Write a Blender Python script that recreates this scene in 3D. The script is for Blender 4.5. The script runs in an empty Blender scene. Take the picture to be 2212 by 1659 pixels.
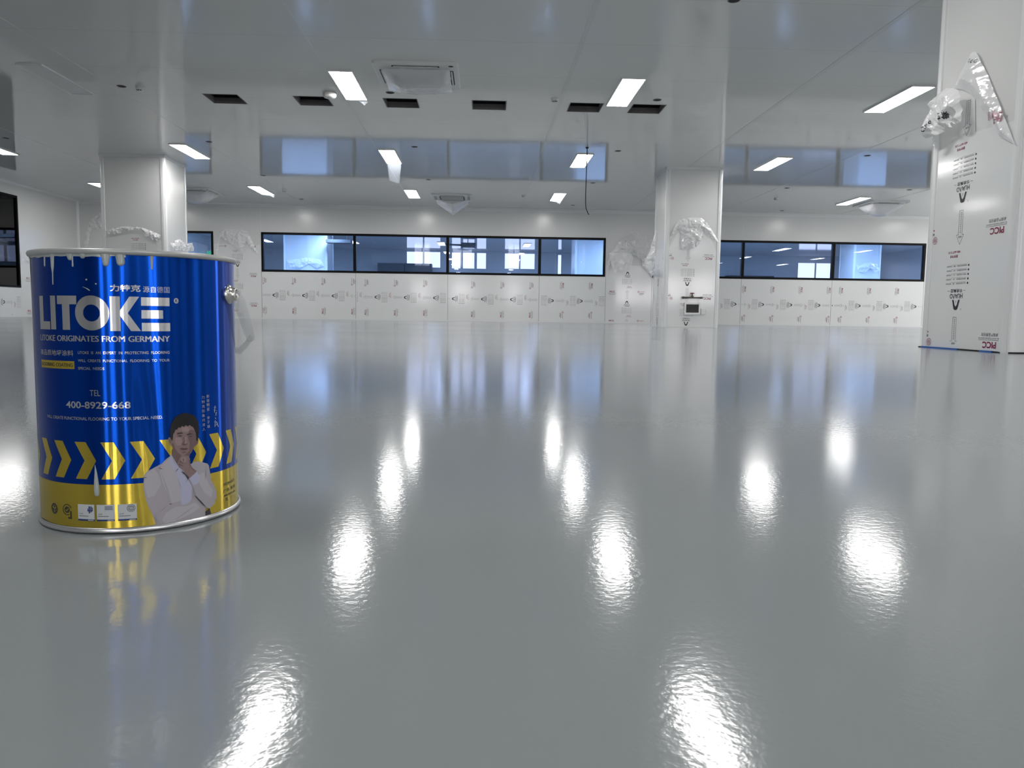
import bpy, bmesh, math, random
from mathutils import Vector, Matrix, noise
from mathutils.geometry import tessellate_polygon, delaunay_2d_cdt

random.seed(7)
SC = bpy.context.scene
COL = SC.collection
PI = math.pi

# ------------------------------------------------------------------ camera
CAM_H = 0.21
CR = Vector((0.9991901, -0.0380184, 0.0131810)).normalized()
CU = Vector((-0.0096647, 0.0912311, 0.9957828)).normalized()
CF = Vector((0.0390606, 0.9951038, -0.0907898)).normalized()
FPX = 1655.32
cd = bpy.data.cameras.new('camera')
cam = bpy.data.objects.new('camera', cd)
COL.objects.link(cam)
cd.sensor_fit = 'HORIZONTAL'
cd.sensor_width = 36.0
cd.lens = 36.0 * FPX / 2212.0
cd.clip_start = 0.02
cam.matrix_world = Matrix(((CR.x, CU.x, -CF.x, 0), (CR.y, CU.y, -CF.y, 0), (CR.z, CU.z, -CF.z, CAM_H), (0, 0, 0, 1)))
SC.camera = cam

# ------------------------------------------------------------------ world, view
SC.view_settings.view_transform = 'Standard'
SC.view_settings.look = 'None'
SC.view_settings.exposure = 0.0
SC.view_settings.gamma = 1.0
SC.view_settings.use_curve_mapping = False
SC.cycles.use_denoising = True
SC.cycles.max_bounces = 8
SC.cycles.transparent_max_bounces = 16
SC.cycles.caustics_reflective = False
SC.cycles.caustics_refractive = False
SC.cycles.sample_clamp_indirect = 6.0
W = bpy.data.worlds.new('world')
SC.world = W
W.use_nodes = True
W.node_tree.nodes['Background'].inputs[0].default_value = (0.55, 0.7, 1.0, 1)
W.node_tree.nodes['Background'].inputs[1].default_value = 0.6

# ------------------------------------------------------------------ main dimensions
CEIL = 3.008
XL, XR = -10.58, 17.2          # side walls
YB, YF, YREAR = 20.70, 34.70, -13.0   # window wall, wall of the next room, wall behind the camera
LIGHT_LE = 36.0                # radiance of a lit panel
LIGHT_COL = (1.0, 0.985, 0.96)
ROWS_Y = {0: 5.6, 1: 9.9, 2: 14.17, 3: 18.45}
COLS_X = {'a': -8.66, 'b': -5.19, 'c': -1.685, 'd': 1.76, 'e': 5.26, 'f': 8.78, 'g': 12.25}


def lamp(x, y, e, col=LIGHT_COL):
    """a lit ceiling panel of the grid beyond the picture (above / behind the camera), or a lamp added for brightness"""
    l = bpy.data.lights.new('grid_or_fill_lamp', 'AREA')
    l.shape = 'RECTANGLE'
    l.size, l.size_y = 0.26, 1.18
    l.energy = e * 0.26 * 1.18 * PI
    l.color = col
    o = bpy.data.objects.new('grid_or_fill_lamp', l)
    o.location = (x, y, CEIL - 0.02)
    COL.objects.link(o)


for yy in (5.6, 1.3, -3.0, -7.3, -11.5):
    for k in 'cdefg':
        lamp(COLS_X[k], yy, LIGHT_LE)
for yy in (1.3, 5.6, 9.9, 14.17, 18.45):
    if yy > 6:
        lamp(COLS_X['g'], yy, LIGHT_LE)
    lamp(15.72, yy, LIGHT_LE)  # unseen extra column, added to raise the light on the right
for yy in (22.9, 26.4):
    for xx in (-8.66, -5.19, -1.685, 1.76, 5.26, 8.78, 12.25, 15.7):
        lamp(xx, yy, LIGHT_LE * 3.2, (0.70, 0.84, 1.0))  # kept out of sight, added strong and bluish to light the next room


# ------------------------------------------------------------------ picture -> place helpers
def ray(px, py):
    return CF + CR * ((px - 1106.0) / FPX) - CU * ((py - 829.5) / FPX)


CAMP = Vector((0, 0, CAM_H))


def at_y(px, py, Y):
    d = ray(px, py)
    return CAMP + d * (Y / d.y)


def at_x(px, py, X):
    d = ray(px, py)
    return CAMP + d * (X / d.x)


def zoom(ox, oy, s, pts):
    return [(ox + x * s, oy + y * s) for x, y in pts]


# ------------------------------------------------------------------ materials
def mat(name, base, rough=0.5, metal=0.0, spec=0.5, emit=None, emit_s=0.0, bump=None, coat=0.0, alpha=None):
    m = bpy.data.materials.new(name)
    m.use_nodes = True
    nt = m.node_tree
    b = nt.nodes['Principled BSDF']
    b.inputs['Base Color'].default_value = (*base, 1)
    b.inputs['Roughness'].default_value = rough
    b.inputs['Metallic'].default_value = metal
    b.inputs['Specular IOR Level'].default_value = spec
    b.inputs['Coat Weight'].default_value = coat
    if emit:
        b.inputs['Emission Color'].default_value = (*emit, 1)
        b.inputs['Emission Strength'].default_value = emit_s
    if bump:
        tc = nt.nodes.new('ShaderNodeTexCoord')
        prev = None
        for sc, st, dist in bump:
            nz = nt.nodes.new('ShaderNodeTexNoise')
            nz.inputs['Scale'].default_value = sc
            nz.inputs['Detail'].default_value = 2.0
            nt.links.new(tc.outputs['Object'], nz.inputs['Vector'])
            bp = nt.nodes.new('ShaderNodeBump')
            bp.inputs['Strength'].default_value = st
            bp.inputs['Distance'].default_value = dist
            nt.links.new(nz.outputs['Fac'], bp.inputs['Height'])
            if prev:
                nt.links.new(prev.outputs['Normal'], bp.inputs['Normal'])
            prev = bp
        nt.links.new(prev.outputs['Normal'], b.inputs['Normal'])
    return m


def nodes_of(m):
    return m.node_tree, m.node_tree.nodes['Principled BSDF']


M = {}
# floor: pale grey self-levelling epoxy with orange peel
M['floor'] = mat('epoxy_floor', (0.250, 0.272, 0.282), 0.11, spec=0.33, bump=[(1.1, 0.025, 0.006), (160, 0.13, 0.0009)])
nt, b = nodes_of(M['floor'])
tc = nt.nodes.new('ShaderNodeTexCoord')
nz = nt.nodes.new('ShaderNodeTexNoise'); nz.inputs['Scale'].default_value = 0.5; nz.inputs['Detail'].default_value = 3
nt.links.new(tc.outputs['Object'], nz.inputs['Vector'])
mr = nt.nodes.new('ShaderNodeMapRange')
mr.inputs['From Min'].default_value = 0.3; mr.inputs['From Max'].default_value = 0.7
mr.inputs['To Min'].default_value = 0.10; mr.inputs['To Max'].default_value = 0.125
nt.links.new(nz.outputs['Fac'], mr.inputs['Value']); nt.links.new(mr.outputs['Result'], b.inputs['Roughness'])
# ceiling: glossy coated sandwich panels with hairline joints every 1.17 m
M['ceiling'] = mat('coated_ceiling_panel', (0.80, 0.805, 0.80), 0.065, spec=0.45, bump=[(0.6, 0.02, 0.004)])
nt, b = nodes_of(M['ceiling'])
tc = nt.nodes.new('ShaderNodeTexCoord'); sx = nt.nodes.new('ShaderNodeSeparateXYZ')
nt.links.new(tc.outputs['Object'], sx.inputs[0])
dv = nt.nodes.new('ShaderNodeMath'); dv.operation = 'PINGPONG'; dv.inputs[1].default_value = 0.585
nt.links.new(sx.outputs['Y'], dv.inputs[0])
lt = nt.nodes.new('ShaderNodeMath'); lt.operation = 'LESS_THAN'; lt.inputs[1].default_value = 0.0025
nt.links.new(dv.outputs[0], lt.inputs[0])
mx = nt.nodes.new('ShaderNodeMix'); mx.data_type = 'RGBA'
mx.inputs['A'].default_value = (0.80, 0.805, 0.80, 1); mx.inputs['B'].default_value = (0.58, 0.59, 0.59, 1)
nt.links.new(lt.outputs[0], mx.inputs['Factor']); nt.links.new(mx.outputs['Result'], b.inputs['Base Color'])
M['wall'] = mat('coated_wall_panel', (0.72, 0.726, 0.722), 0.22, spec=0.45, bump=[(0.8, 0.06, 0.01)])
M['film'] = mat('flat_protective_film', (0.80, 0.81, 0.81), 0.10, spec=0.5, bump=[(1.3, 0.07, 0.008), (9, 0.03, 0.002)])
M['trim'] = mat('white_aluminium_trim', (0.80, 0.81, 0.82), 0.22, spec=0.55)
M['trim_grey'] = mat('grey_joint_batten', (0.74, 0.75, 0.745), 0.14, spec=0.4)
M['groove'] = mat('panel_joint', (0.30, 0.31, 0.31), 0.5)
M['black'] = mat('black_window_frame', (0.003, 0.003, 0.004), 0.5, spec=0.15)
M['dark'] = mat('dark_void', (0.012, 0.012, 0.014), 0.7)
M['liner'] = mat('bare_opening_edge', (0.22, 0.20, 0.20), 0.5)
M['white_plastic'] = mat('white_plastic', (0.78, 0.78, 0.77), 0.3)
M['grey_plastic'] = mat('grey_grille', (0.10, 0.10, 0.10), 0.6)
M['lit'] = mat('lit_panel_diffuser', (0.9, 0.9, 0.9), 0.4, emit=LIGHT_COL, emit_s=LIGHT_LE)
M['lit_far'] = mat('lit_panel_diffuser_next_room', (0.9, 0.9, 0.9), 0.4, emit=LIGHT_COL, emit_s=14.0)
M['unlit'] = mat('unlit_panel_diffuser', (0.93, 0.94, 0.94), 0.35)
M['frame_white'] = mat('panel_light_frame', (0.8, 0.8, 0.8), 0.35)
M['ink'] = mat('black_ink', (0.012, 0.013, 0.02), 0.3)
M['ink_grey'] = mat('grey_ink', (0.075, 0.075, 0.085), 0.3)
M['ink_red'] = mat('crimson_ink', (0.26, 0.008, 0.055), 0.3)
M['ink_pink'] = mat('pale_crimson_ink', (0.42, 0.16, 0.22), 0.3)
M['daylight'] = mat('daylit_window_pane', (0.5, 0.5, 0.5), 0.3, emit=(1.0, 0.95, 0.98), emit_s=13.0)
M['side_fill'] = mat('side_fill_pane', (0.5, 0.5, 0.5), 0.3, emit=(1.0, 0.985, 0.97), emit_s=7.0)  # glow of the added side pane
M['daylight_far'] = mat('daylit_blind', (0.5, 0.5, 0.5), 0.3, emit=(1.0, 0.86, 0.86), emit_s=2.0)
M['exit_green'] = mat('lit_green_sign', (0.05, 0.3, 0.15), 0.4, emit=(0.10, 0.9, 0.30), emit_s=0.55)
M['cable'] = mat('dark_cable_sheath', (0.02, 0.02, 0.022), 0.4)
M['tape_blue'] = mat('blue_masking_tape', (0.02, 0.11, 0.42), 0.5)
M['brass'] = mat('dull_bronze_pipe', (0.12, 0.11, 0.09), 0.4, metal=0.6)
M['red_wheel'] = mat('red_handwheel_paint', (0.16, 0.006, 0.02), 0.4)
M['screen'] = mat('dark_screen', (0.012, 0.012, 0.014), 0.06)
M['clear_box'] = mat('clear_switch_cover', (0.72, 0.73, 0.73), 0.2)


def film_mat(name, opacity, tint):
    m = bpy.data.materials.new(name)
    m.use_nodes = True
    nt = m.node_tree
    b = nt.nodes['Principled BSDF']
    out = nt.nodes['Material Output']
    b.inputs['Base Color'].default_value = (*tint, 1)
    b.inputs['Roughness'].default_value = 0.13
    b.inputs['Specular IOR Level'].default_value = 0.8
    tr = nt.nodes.new('ShaderNodeBsdfTransparent')
    tl = nt.nodes.new('ShaderNodeBsdfTranslucent'); tl.inputs['Color'].default_value = (*tint, 1)
    m1 = nt.nodes.new('ShaderNodeMixShader'); m1.inputs[0].default_value = 0.12
    nt.links.new(b.outputs[0], m1.inputs[1]); nt.links.new(tl.outputs[0], m1.inputs[2])
    m2 = nt.nodes.new('ShaderNodeMixShader'); m2.inputs[0].default_value = opacity
    nt.links.new(tr.outputs[0], m2.inputs[1]); nt.links.new(m1.outputs[0], m2.inputs[2])
    nt.links.new(m2.outputs[0], out.inputs['Surface'])
    return m


M['crumple'] = film_mat('crumpled_plastic_film', 0.86, (0.93, 0.93, 0.94))
M['scrap'] = film_mat('thin_clear_scrap', 0.08, (0.75, 0.82, 0.95))
M['clear_film'] = film_mat('clear_plastic_film', 0.62, (0.93, 0.93, 0.96))
M['strap'] = film_mat('milky_plastic_strap', 0.30, (0.78, 0.80, 0.84))


def glass_mat(name, tint, r):
    m = bpy.data.materials.new(name)
    m.use_nodes = True
    nt = m.node_tree
    nt.nodes.remove(nt.nodes['Principled BSDF'])
    out = nt.nodes['Material Output']
    tr = nt.nodes.new('ShaderNodeBsdfTransparent'); tr.inputs['Color'].default_value = (*tint, 1)
    gl = nt.nodes.new('ShaderNodeBsdfGlossy'); gl.inputs['Roughness'].default_value = r
    fr = nt.nodes.new('ShaderNodeFresnel'); fr.inputs['IOR'].default_value = 1.52
    mx = nt.nodes.new('ShaderNodeMixShader')
    nt.links.new(fr.outputs[0], mx.inputs[0]); nt.links.new(tr.outputs[0], mx.inputs[1]); nt.links.new(gl.outputs[0], mx.inputs[2])
    nt.links.new(mx.outputs[0], out.inputs['Surface'])
    return m


M['glass_blue'] = glass_mat('blue_tinted_glass', (0.65, 0.775, 1.0), 0.004)
M['glass_dark'] = glass_mat('dark_glass', (0.45, 0.47, 0.48), 0.004)


def tin(name, base, metal, rough, aniso):
    m = mat(name, base, rough, metal=metal, spec=0.5)
    nt, b = nodes_of(m)
    b.inputs['Anisotropic'].default_value = aniso
    b.inputs['Anisotropic Rotation'].default_value = 0.25
    tg = nt.nodes.new('ShaderNodeTangent'); tg.direction_type = 'RADIAL'; tg.axis = 'Z'
    nt.links.new(tg.outputs[0], b.inputs['Tangent'])
    return m


M['tin_blue'] = tin('printed_blue_tin', (0.002, 0.050, 0.36), 0.95, 0.19, 1.0)
M['tin_yellow'] = tin('printed_gold_tin', (0.66, 0.50, 0.07), 0.92, 0.20, 1.0)
M['tin_silver'] = tin('printed_silver_tin', (0.62, 0.62, 0.635), 0.93, 0.22, 1.0)
M['tin_dark'] = mat('dark_print', (0.03, 0.03, 0.02), 0.35)
M['tin_card'] = mat('pale_print', (0.50, 0.53, 0.55), 0.35)
M['tin_navy'] = mat('navy_print', (0.008, 0.025, 0.14), 0.35)
M['rim'] = mat('paint_smeared_rim', (0.42, 0.43, 0.42), 0.3, metal=0.25)
M['bare_tin'] = mat('bare_tin_seam', (0.62, 0.62, 0.63), 0.28, metal=0.85)
M['chrome'] = mat('polished_steel_ear', (0.66, 0.64, 0.60), 0.16, metal=1.0)
M['drip'] = mat('wet_grey_paint', (0.36, 0.39, 0.385), 0.16, spec=0.6)
M['p_jacket'] = mat('print_jacket', (0.36, 0.335, 0.37), 0.35)
M['p_jacket2'] = mat('print_jacket_fold', (0.23, 0.21, 0.245), 0.35)
M['p_jacket3'] = mat('print_jacket_light', (0.42, 0.395, 0.43), 0.35)
M['p_line'] = mat('print_dark_line', (0.045, 0.038, 0.05), 0.35)
M['p_shirt'] = mat('print_shirt', (0.40, 0.41, 0.54), 0.35)
M['p_skin'] = mat('print_skin', (0.235, 0.160, 0.158), 0.35)
M['p_skin2'] = mat('print_skin_deep', (0.150, 0.098, 0.100), 0.35)
M['p_skin3'] = mat('print_skin_light', (0.295, 0.212, 0.208), 0.35)
M['p_hair'] = mat('print_hair', (0.007, 0.006, 0.008), 0.35)
M['p_lip'] = mat('print_lip', (0.13, 0.06, 0.07), 0.35)

# ------------------------------------------------------------------ object helpers
ORIGIN = {}


class MB:
    """collects polygons; build() links them as ONE mesh object"""

    def __init__(self):
        self.v, self.f, self.m, self.s = [], [], [], []

    def poly(self, pts, mi=0, smooth=True):
        n = len(self.v)
        self.v += [Vector(p) for p in pts]
        self.f.append(tuple(range(n, n + len(pts)))); self.m.append(mi); self.s.append(smooth)

    def mesh(self, vs, fs, mi=0, smooth=False):
        n = len(self.v)
        self.v += [Vector(p) for p in vs]
        for f in fs:
            self.f.append(tuple(n + i for i in f)); self.m.append(mi); self.s.append(smooth)

    def box(self, a, b, mi=0):
        x0, y0, z0 = (min(a[i], b[i]) for i in range(3)); x1, y1, z1 = (max(a[i], b[i]) for i in range(3))
        vs = [(x0, y0, z0), (x1, y0, z0), (x1, y1, z0), (x0, y1, z0), (x0, y0, z1), (x1, y0, z1), (x1, y1, z1), (x0, y1, z1)]
        self.mesh(vs, [(0, 3, 2, 1), (4, 5, 6, 7), (0, 1, 5, 4), (1, 2, 6, 5), (2, 3, 7, 6), (3, 0, 4, 7)], mi)
        return self

    def rbox(self, a, b, r, mi=0, seg=4):
        """box with rounded vertical edges and a small top/bottom bevel (r in plan)"""
        x0, y0, z0 = (min(a[i], b[i]) for i in range(3)); x1, y1, z1 = (max(a[i], b[i]) for i in range(3))
        loop = []
        for cx, cy, a0 in ((x1 - r, y1 - r, 0), (x0 + r, y1 - r, 90), (x0 + r, y0 + r, 180), (x1 - r, y0 + r, 270)):
            for k in range(seg + 1):
                t = math.radians(a0 + 90 * k / seg)
                loop.append((cx + r * math.cos(t), cy + r * math.sin(t)))
        self.prism(loop, z0, z1, mi)
        return self

    def prism(self, loop, z0, z1, mi=0):
        n = len(loop)
        vs = [(x, y, z0) for x, y in loop] + [(x, y, z1) for x, y in loop]
        fs = [tuple(range(n - 1, -1, -1)), tuple(range(n, 2 * n))]
        fs += [(i, (i + 1) % n, n + (i + 1) % n, n + i) for i in range(n)]
        self.mesh(vs, fs, mi)
        return self

    def lathe(self, prof, c, axis='z', n=32, mi=0, smooth=True, a0=0.0, a1=360.0):
        """prof: list of (radius, height)"""
        full = abs(a1 - a0 - 360) < 1e-6
        k = n if full else n + 1
        vs = []
        for r, h in prof:
            for i in range(k):
                t = math.radians(a0 + (a1 - a0) * i / n)
                p = (r * math.cos(t), r * math.sin(t), h)
                if axis == 'y':
                    p = (p[0], p[2], p[1])
                elif axis == 'x':
                    p = (p[2], p[0], p[1])
                vs.append(Vector(c) + Vector(p))
        fs = []
        for j in range(len(prof) - 1):
            for i in range(n):
                i2 = (i + 1) % k
                fs.append((j * k + i, j * k + i2, (j + 1) * k + i2, (j + 1) * k + i))
        self.mesh(vs, fs, mi, smooth)
        return self

    def tube(self, pts, r, n=8, mi=0, flat=1.0):
        pts = [Vector(p) for p in pts]
        rings = []
        for i, p in enumerate(pts):
            t = (pts[min(i + 1, len(pts) - 1)] - pts[max(i - 1, 0)]).normalized()
            up = Vector((0, 0, 1)) if abs(t.z) < 0.9 else Vector((0, 1, 0))
            u = t.cross(up).normalized(); w = t.cross(u).normalized()
            rr = r[i] if isinstance(r, (list, tuple)) else r
            rings.append([p + u * (rr * flat * math.cos(2 * PI * k / n)) + w * (rr * math.sin(2 * PI * k / n)) for k in range(n)])
        vs = [v for g in rings for v in g]
        fs = [(j * n + k, j * n + (k + 1) % n, (j + 1) * n + (k + 1) % n, (j + 1) * n + k) for j in range(len(rings) - 1) for k in range(n)]
        fs += [tuple(range(n - 1, -1, -1)), tuple((len(rings) - 1) * n + k for k in range(n))]
        self.mesh(vs, fs, mi, True)
        return self

    def build(self, name, mats, parent=None, origin=(0, 0, 0)):
        if not isinstance(mats, (list, tuple)):
            mats = [mats]
        if parent is not None:
            origin = ORIGIN.get(parent.name, Vector((0, 0, 0)))
        origin = Vector(origin)
        me = bpy.data.meshes.new(name)
        me.from_pydata([v - origin for v in self.v], [], self.f)
        for m in mats:
            me.materials.append(m)
        me.polygons.foreach_set('material_index', self.m)
        me.polygons.foreach_set('use_smooth', self.s)
        me.update()
        o = bpy.data.objects.new(name, me)
        COL.objects.link(o)
        ORIGIN[o.name] = origin
        if parent is not None:
            o.parent = parent
        else:
            o.location = origin
        return o


def tag(o, label, cat=None, group=None, kind=None):
    if label: o['label'] = label
    if cat: o['category'] = cat
    if group: o['group'] = group
    if kind: o['kind'] = kind
    return o


def thing(name, label, cat, loc=(0, 0, 0), group=None):
    o = bpy.data.objects.new(name, None)
    o.empty_display_size = 0.1
    COL.objects.link(o)
    o.location = loc
    ORIGIN[o.name] = Vector(loc)
    return tag(o, label, cat, group)


def struct(o, label=None):
    o['kind'] = 'structure'
    if label: o['label'] = label
    return o


def copy_tree(o, parent=None):
    c = o.copy()
    COL.objects.link(c)
    if parent: c.parent = parent
    for ch in [x for x in o.children]:
        copy_tree(ch, c)
    return c


# ------------------------------------------------------------------ flat art: text and polygons in 2D
TEXT_CACHE = {}


def text2d(s, bold=0.0, res=3):
    """triangles of a string at size 1, and its box"""
    key = (s, bold, res)
    if key in TEXT_CACHE:
        return TEXT_CACHE[key]
    cu = bpy.data.curves.new('lettering', 'FONT')
    cu.body = s; cu.size = 1.0; cu.offset = bold; cu.resolution_u = res
    o = bpy.data.objects.new('lettering', cu)
    COL.objects.link(o)
    dg = bpy.context.evaluated_depsgraph_get()
    me = bpy.data.meshes.new_from_object(o.evaluated_get(dg))
    vs = [(v.co.x, v.co.y) for v in me.vertices]
    polys = [[vs[i] for i in p.vertices] for p in me.polygons]
    bpy.data.objects.remove(o); bpy.data.curves.remove(cu); bpy.data.meshes.remove(me)
    xs = [p[0] for p in vs]; ys = [p[1] for p in vs]
    TEXT_CACHE[key] = (polys, (min(xs), max(xs), min(ys), max(ys)))
    return TEXT_CACHE[key]


def text_in(s, x0, x1, y0, y1, bold=0.0, res=3):
    polys, (a, b, c, d) = text2d(s, bold, res)
    sx = (x1 - x0) / (b - a); sy = (y1 - y0) / (d - c)
    return [[(x0 + (x - a) * sx, y0 + (y - c) * sy) for x, y in p] for p in polys]


def tess(pts):
    """triangles of a simple 2D polygon"""
    v3 = [Vector((x, y, 0)) for x, y in pts]
    return [[pts[i] for i in t] for t in tessellate_polygon([v3])]


def rect(x0, x1, y0, y1):
    return [[(x0, y0), (x1, y0), (x1, y1), (x0, y1)]]


def ring(cx, cy, r0, r1, n=24, a0=0, a1=360):
    out = []
    for i in range(n):
        t0 = math.radians(a0 + (a1 - a0) * i / n); t1 = math.radians(a0 + (a1 - a0) * (i + 1) / n)
        out.append([(cx + r0 * math.cos(t0), cy + r0 * math.sin(t0)), (cx + r1 * math.cos(t0), cy + r1 * math.sin(t0)),
                    (cx + r1 * math.cos(t1), cy + r1 * math.sin(t1)), (cx + r0 * math.cos(t1), cy + r0 * math.sin(t1))])
    return out


def disc(cx, cy, r, n=24):
    return [[(cx + r * math.cos(2 * PI * i / n), cy + r * math.sin(2 * PI * i / n)) for i in range(n)]]


def line2(p, q, w):
    dx, dy = q[0] - p[0], q[1] - p[1]
    l = math.hypot(dx, dy) or 1
    nx, ny = -dy / l * w / 2, dx / l * w / 2
    return [[(p[0] + nx, p[1] + ny), (p[0] - nx, p[1] - ny), (q[0] - nx, q[1] - ny), (q[0] + nx, q[1] + ny)]]


# one repeat of the print on the protective film, in its own upright frame (metres; a = reading direction, b = up)
FILM_INKS = [M['ink'], M['ink_grey'], M['ink_red'], M['ink_pink']]
PITCH = 0.753


def film_unit():
    A = []

    def add(polys, mi): A.extend((mi, p) for p in polys)
    # gable mark above the name
    add(tess([(-.044, -.036), (-.022, .028), (-.012, .035), (.012, .035), (.022, .028), (.044, -.036), (.026, -.036), (.013, .0), (.0, .012), (-.013, .0), (-.026, -.036)]), 0)
    add(tess([(-.003, -.03), (0, -.008), (.003, -.03)]), 0)
    add(ring(-.062, .030, .004, .0055, 10), 1)
    add(text_in('HUAΛO', -.072, .074, -.080, -.045, .012), 0)
    add(text_in('华奥集团', -.066, .066, -.114, -.088, .006), 0)
    add(rect(-.104, -.078, -.1015, -.0995), 0); add(rect(.080, .107, -.1015, -.0995), 0)
    rows = ['净化工程专用机制板', '岩棉夹芯彩钢板材料', '玻镁手工净化板材料', '硅岩夹芯彩钢板材料', '中空玻镁净化板材料']
    for i, t in enumerate(rows):
        y = -.152 - .031 * i
        add(disc(-.120, y, .0075, 10), 0)
        add(text_in(t, -.098, .010, y - .0055, y + .0055), 1)
        add(text_in(t[2:4], .028, .050, y - .0055, y + .0055), 1)
        add(text_in(t[-6:], .070, .132, y - .0055, y + .0055), 1)
        add(rect(-.098, .075, y - .0095, y - .0085), 1)
    add(text_in('服务专线', .010, .100, -.356, -.336, .012), 2)
    add(text_in('400 6677 518', -.016, .122, -.384, -.368, .012), 2)
    # downward-peeling arrow with its characters
    w = .0022
    for p, q in (((-.02, -.665), (.022, -.665)), ((-.02, -.665), (-.02, -.495)), ((.022, -.665), (.022, -.495)), ((-.02, -.495), (-.040, -.495)), ((.022, -.495), (.042, -.495)),
                 ((-.040, -.495), (.001, -.426)), ((.042, -.495), (.001, -.426))):
        add(line2(p, q, w), 1)
    for i, ch in enumerate('膜护保掉撕时及毕完装安'):
        add(text_in(ch, -.007, .008, -.512 - .0136 * i - .0045, -.512 - .0136 * i + .0045), 1)
    add(text_in('此面', -.018, .020, -.486, -.472), 0)
    # insurer mark
    add(text_in('PICC', -.461, -.323, .248, .292, .03), 2)
    add(rect(-.502, -.278, .236, .238), 1)
    add(text_in('中国人民财产保险股份有限公司', -.502, -.278, .221, .230), 1)
    add(text_in('承保产品责任险', -.475, -.305, .190, .213), 1)
    # round stamp with its caption (too small to read in the photograph: strokes)
    add(ring(.300, .273, .023, .028, 24), 3); add(ring(.300, .273, .013, .016, 18), 3)
    add(rect(.288, .312, .2705, .2755), 3); add(rect(.288, .312, .279, .282), 3); add(rect(.288, .312, .264, .267), 3)
    rnd = random.Random(3)
    for y, h, mi, x1 in ((.280, .007, 3, .46), (.266, .007, 3, .45), (.226, .016, 0, .44), (.197, .010, 2, .41)):
        x = .340 if mi == 3 else .315
        while x < x1:
            ww = rnd.uniform(.006, .014)
            add(rect(x, x + ww, y - h / 2, y + h / 2), mi)
            x += ww + rnd.uniform(.003, .006)
    return A


UNIT = film_unit()


def film_marks(name, parent, P, a0, a1, b0, b1, b_first, scale=1.0, keep=None):
    """print the repeat over a sheet; P(a, b) places a point of the upright frame"""
    mb = MB()
    k0 = int(math.floor((b0 - b_first) / (PITCH * scale))) - 1
    k1 = int(math.ceil((b1 - b_first) / (PITCH * scale))) + 1
    for k in range(k0, k1 + 1):
        off = b_first + k * PITCH * scale
        for mi, poly in UNIT:
            pts = [(x * scale, y * scale + off) for x, y in poly]
            if any(not (a0 <= x <= a1 and b0 <= y <= b1) for x, y in pts):
                continue
            if keep and not all(keep(x, y) for x, y in pts):
                continue
            mb.poly([P(x, y) for x, y in pts], mi)
    return mb.build(name, FILM_INKS, parent)


# ------------------------------------------------------------------ crumpled film
def inside(pt, poly):
    x, y = pt
    c = False
    j = len(poly) - 1
    for i in range(len(poly)):
        xi, yi = poly[i]; xj, yj = poly[j]
        if (yi > y) != (yj > y) and x < (xj - xi) * (y - yi) / (yj - yi) + xi:
            c = not c
        j = i
    return c


def edge_dist(pt, poly):
    best = 1e9
    x, y = pt
    for i in range(len(poly)):
        x0, y0 = poly[i - 1]; x1, y1 = poly[i]
        dx, dy = x1 - x0, y1 - y0
        t = max(0, min(1, ((x - x0) * dx + (y - y0) * dy) / (dx * dx + dy * dy + 1e-12)))
        best = min(best, math.hypot(x - x0 - t * dx, y - y0 - t * dy))
    return best


def tri(x):
    """triangle wave -1..1 with sharp ridges"""
    return 4 * abs(x - math.floor(x + .5)) - 1


def crumple(u, v, seed, freq, amp):
    """sharp-ridged folds in several directions, bent by a slow noise"""
    p = Vector((u * freq * .55, v * freq * .55, seed * 7.3))
    wx, wy = noise.noise(p), noise.noise(p + Vector((5.2, 1.3, 2.1)))
    x, y = u * freq + wx * 1.5, v * freq + wy * 1.5
    c = 0.0
    for k, (ang, f, w) in enumerate(((12, .55, .50), (71, .42, .38), (128, .95, .26), (33, 1.75, .15), (98, 2.6, .09), (152, 3.7, .05))):
        t = math.radians(ang + seed * 23)
        c += w * tri((x * math.cos(t) + y * math.sin(t)) * f + seed * .37 + k * .21)
    return amp * c * (.75 + .5 * wx)


def flap_mesh(mb, outline, P, step, amp, freq, seed, lift=0.0, bulge=0.0, mi=0, base=0.004, smooth=False):
    """a crumpled sheet of film: outline in a plane (metres), P(u, v, out) puts it in the room"""
    us = [p[0] for p in outline]; vs = [p[1] for p in outline]
    b = []
    for i in range(len(outline)):
        p0 = Vector(outline[i - 1]); p1 = Vector(outline[i])
        n = max(1, int((p1 - p0).length / step))
        for k in range(n):
            b.append(tuple(p0.lerp(p1, (k + 1) / n)))
    pts = list(b)
    rnd = random.Random(seed)
    u = min(us)
    while u < max(us):
        v = min(vs)
        while v < max(vs):
            q = (u + rnd.uniform(-.3, .3) * step, v + rnd.uniform(-.3, .3) * step)
            if inside(q, outline) and edge_dist(q, outline) > step * .45:
                pts.append(q)
            v += step
        u += step
    n = len(b)
    vv, ee, ff, *_ = delaunay_2d_cdt([Vector(p) for p in pts], [], [list(range(n))], 1, 1e-6)
    vmin, vmax = min(vs), max(vs)

    def out(x, y):
        t = (vmax - y) / (vmax - vmin + 1e-9)
        e = min(1.0, edge_dist((x, y), outline) / (step * 6))
        return max(.0015, base + lift * t + bulge * e + (crumple(x, y, seed, freq, amp)) + amp)
    mb.mesh([P(q.x, q.y, out(q.x, q.y)) for q in vv], [tuple(f) for f in ff], mi, smooth)
    return out


# ================================================================== STRUCTURE
# floor
fl = MB(); fl.box((XL - .2, YREAR - .2, -.12), (XR + .2, YF + .2, 0))
struct(fl.build('floor', M['floor']), 'pale grey glossy epoxy floor')

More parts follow.
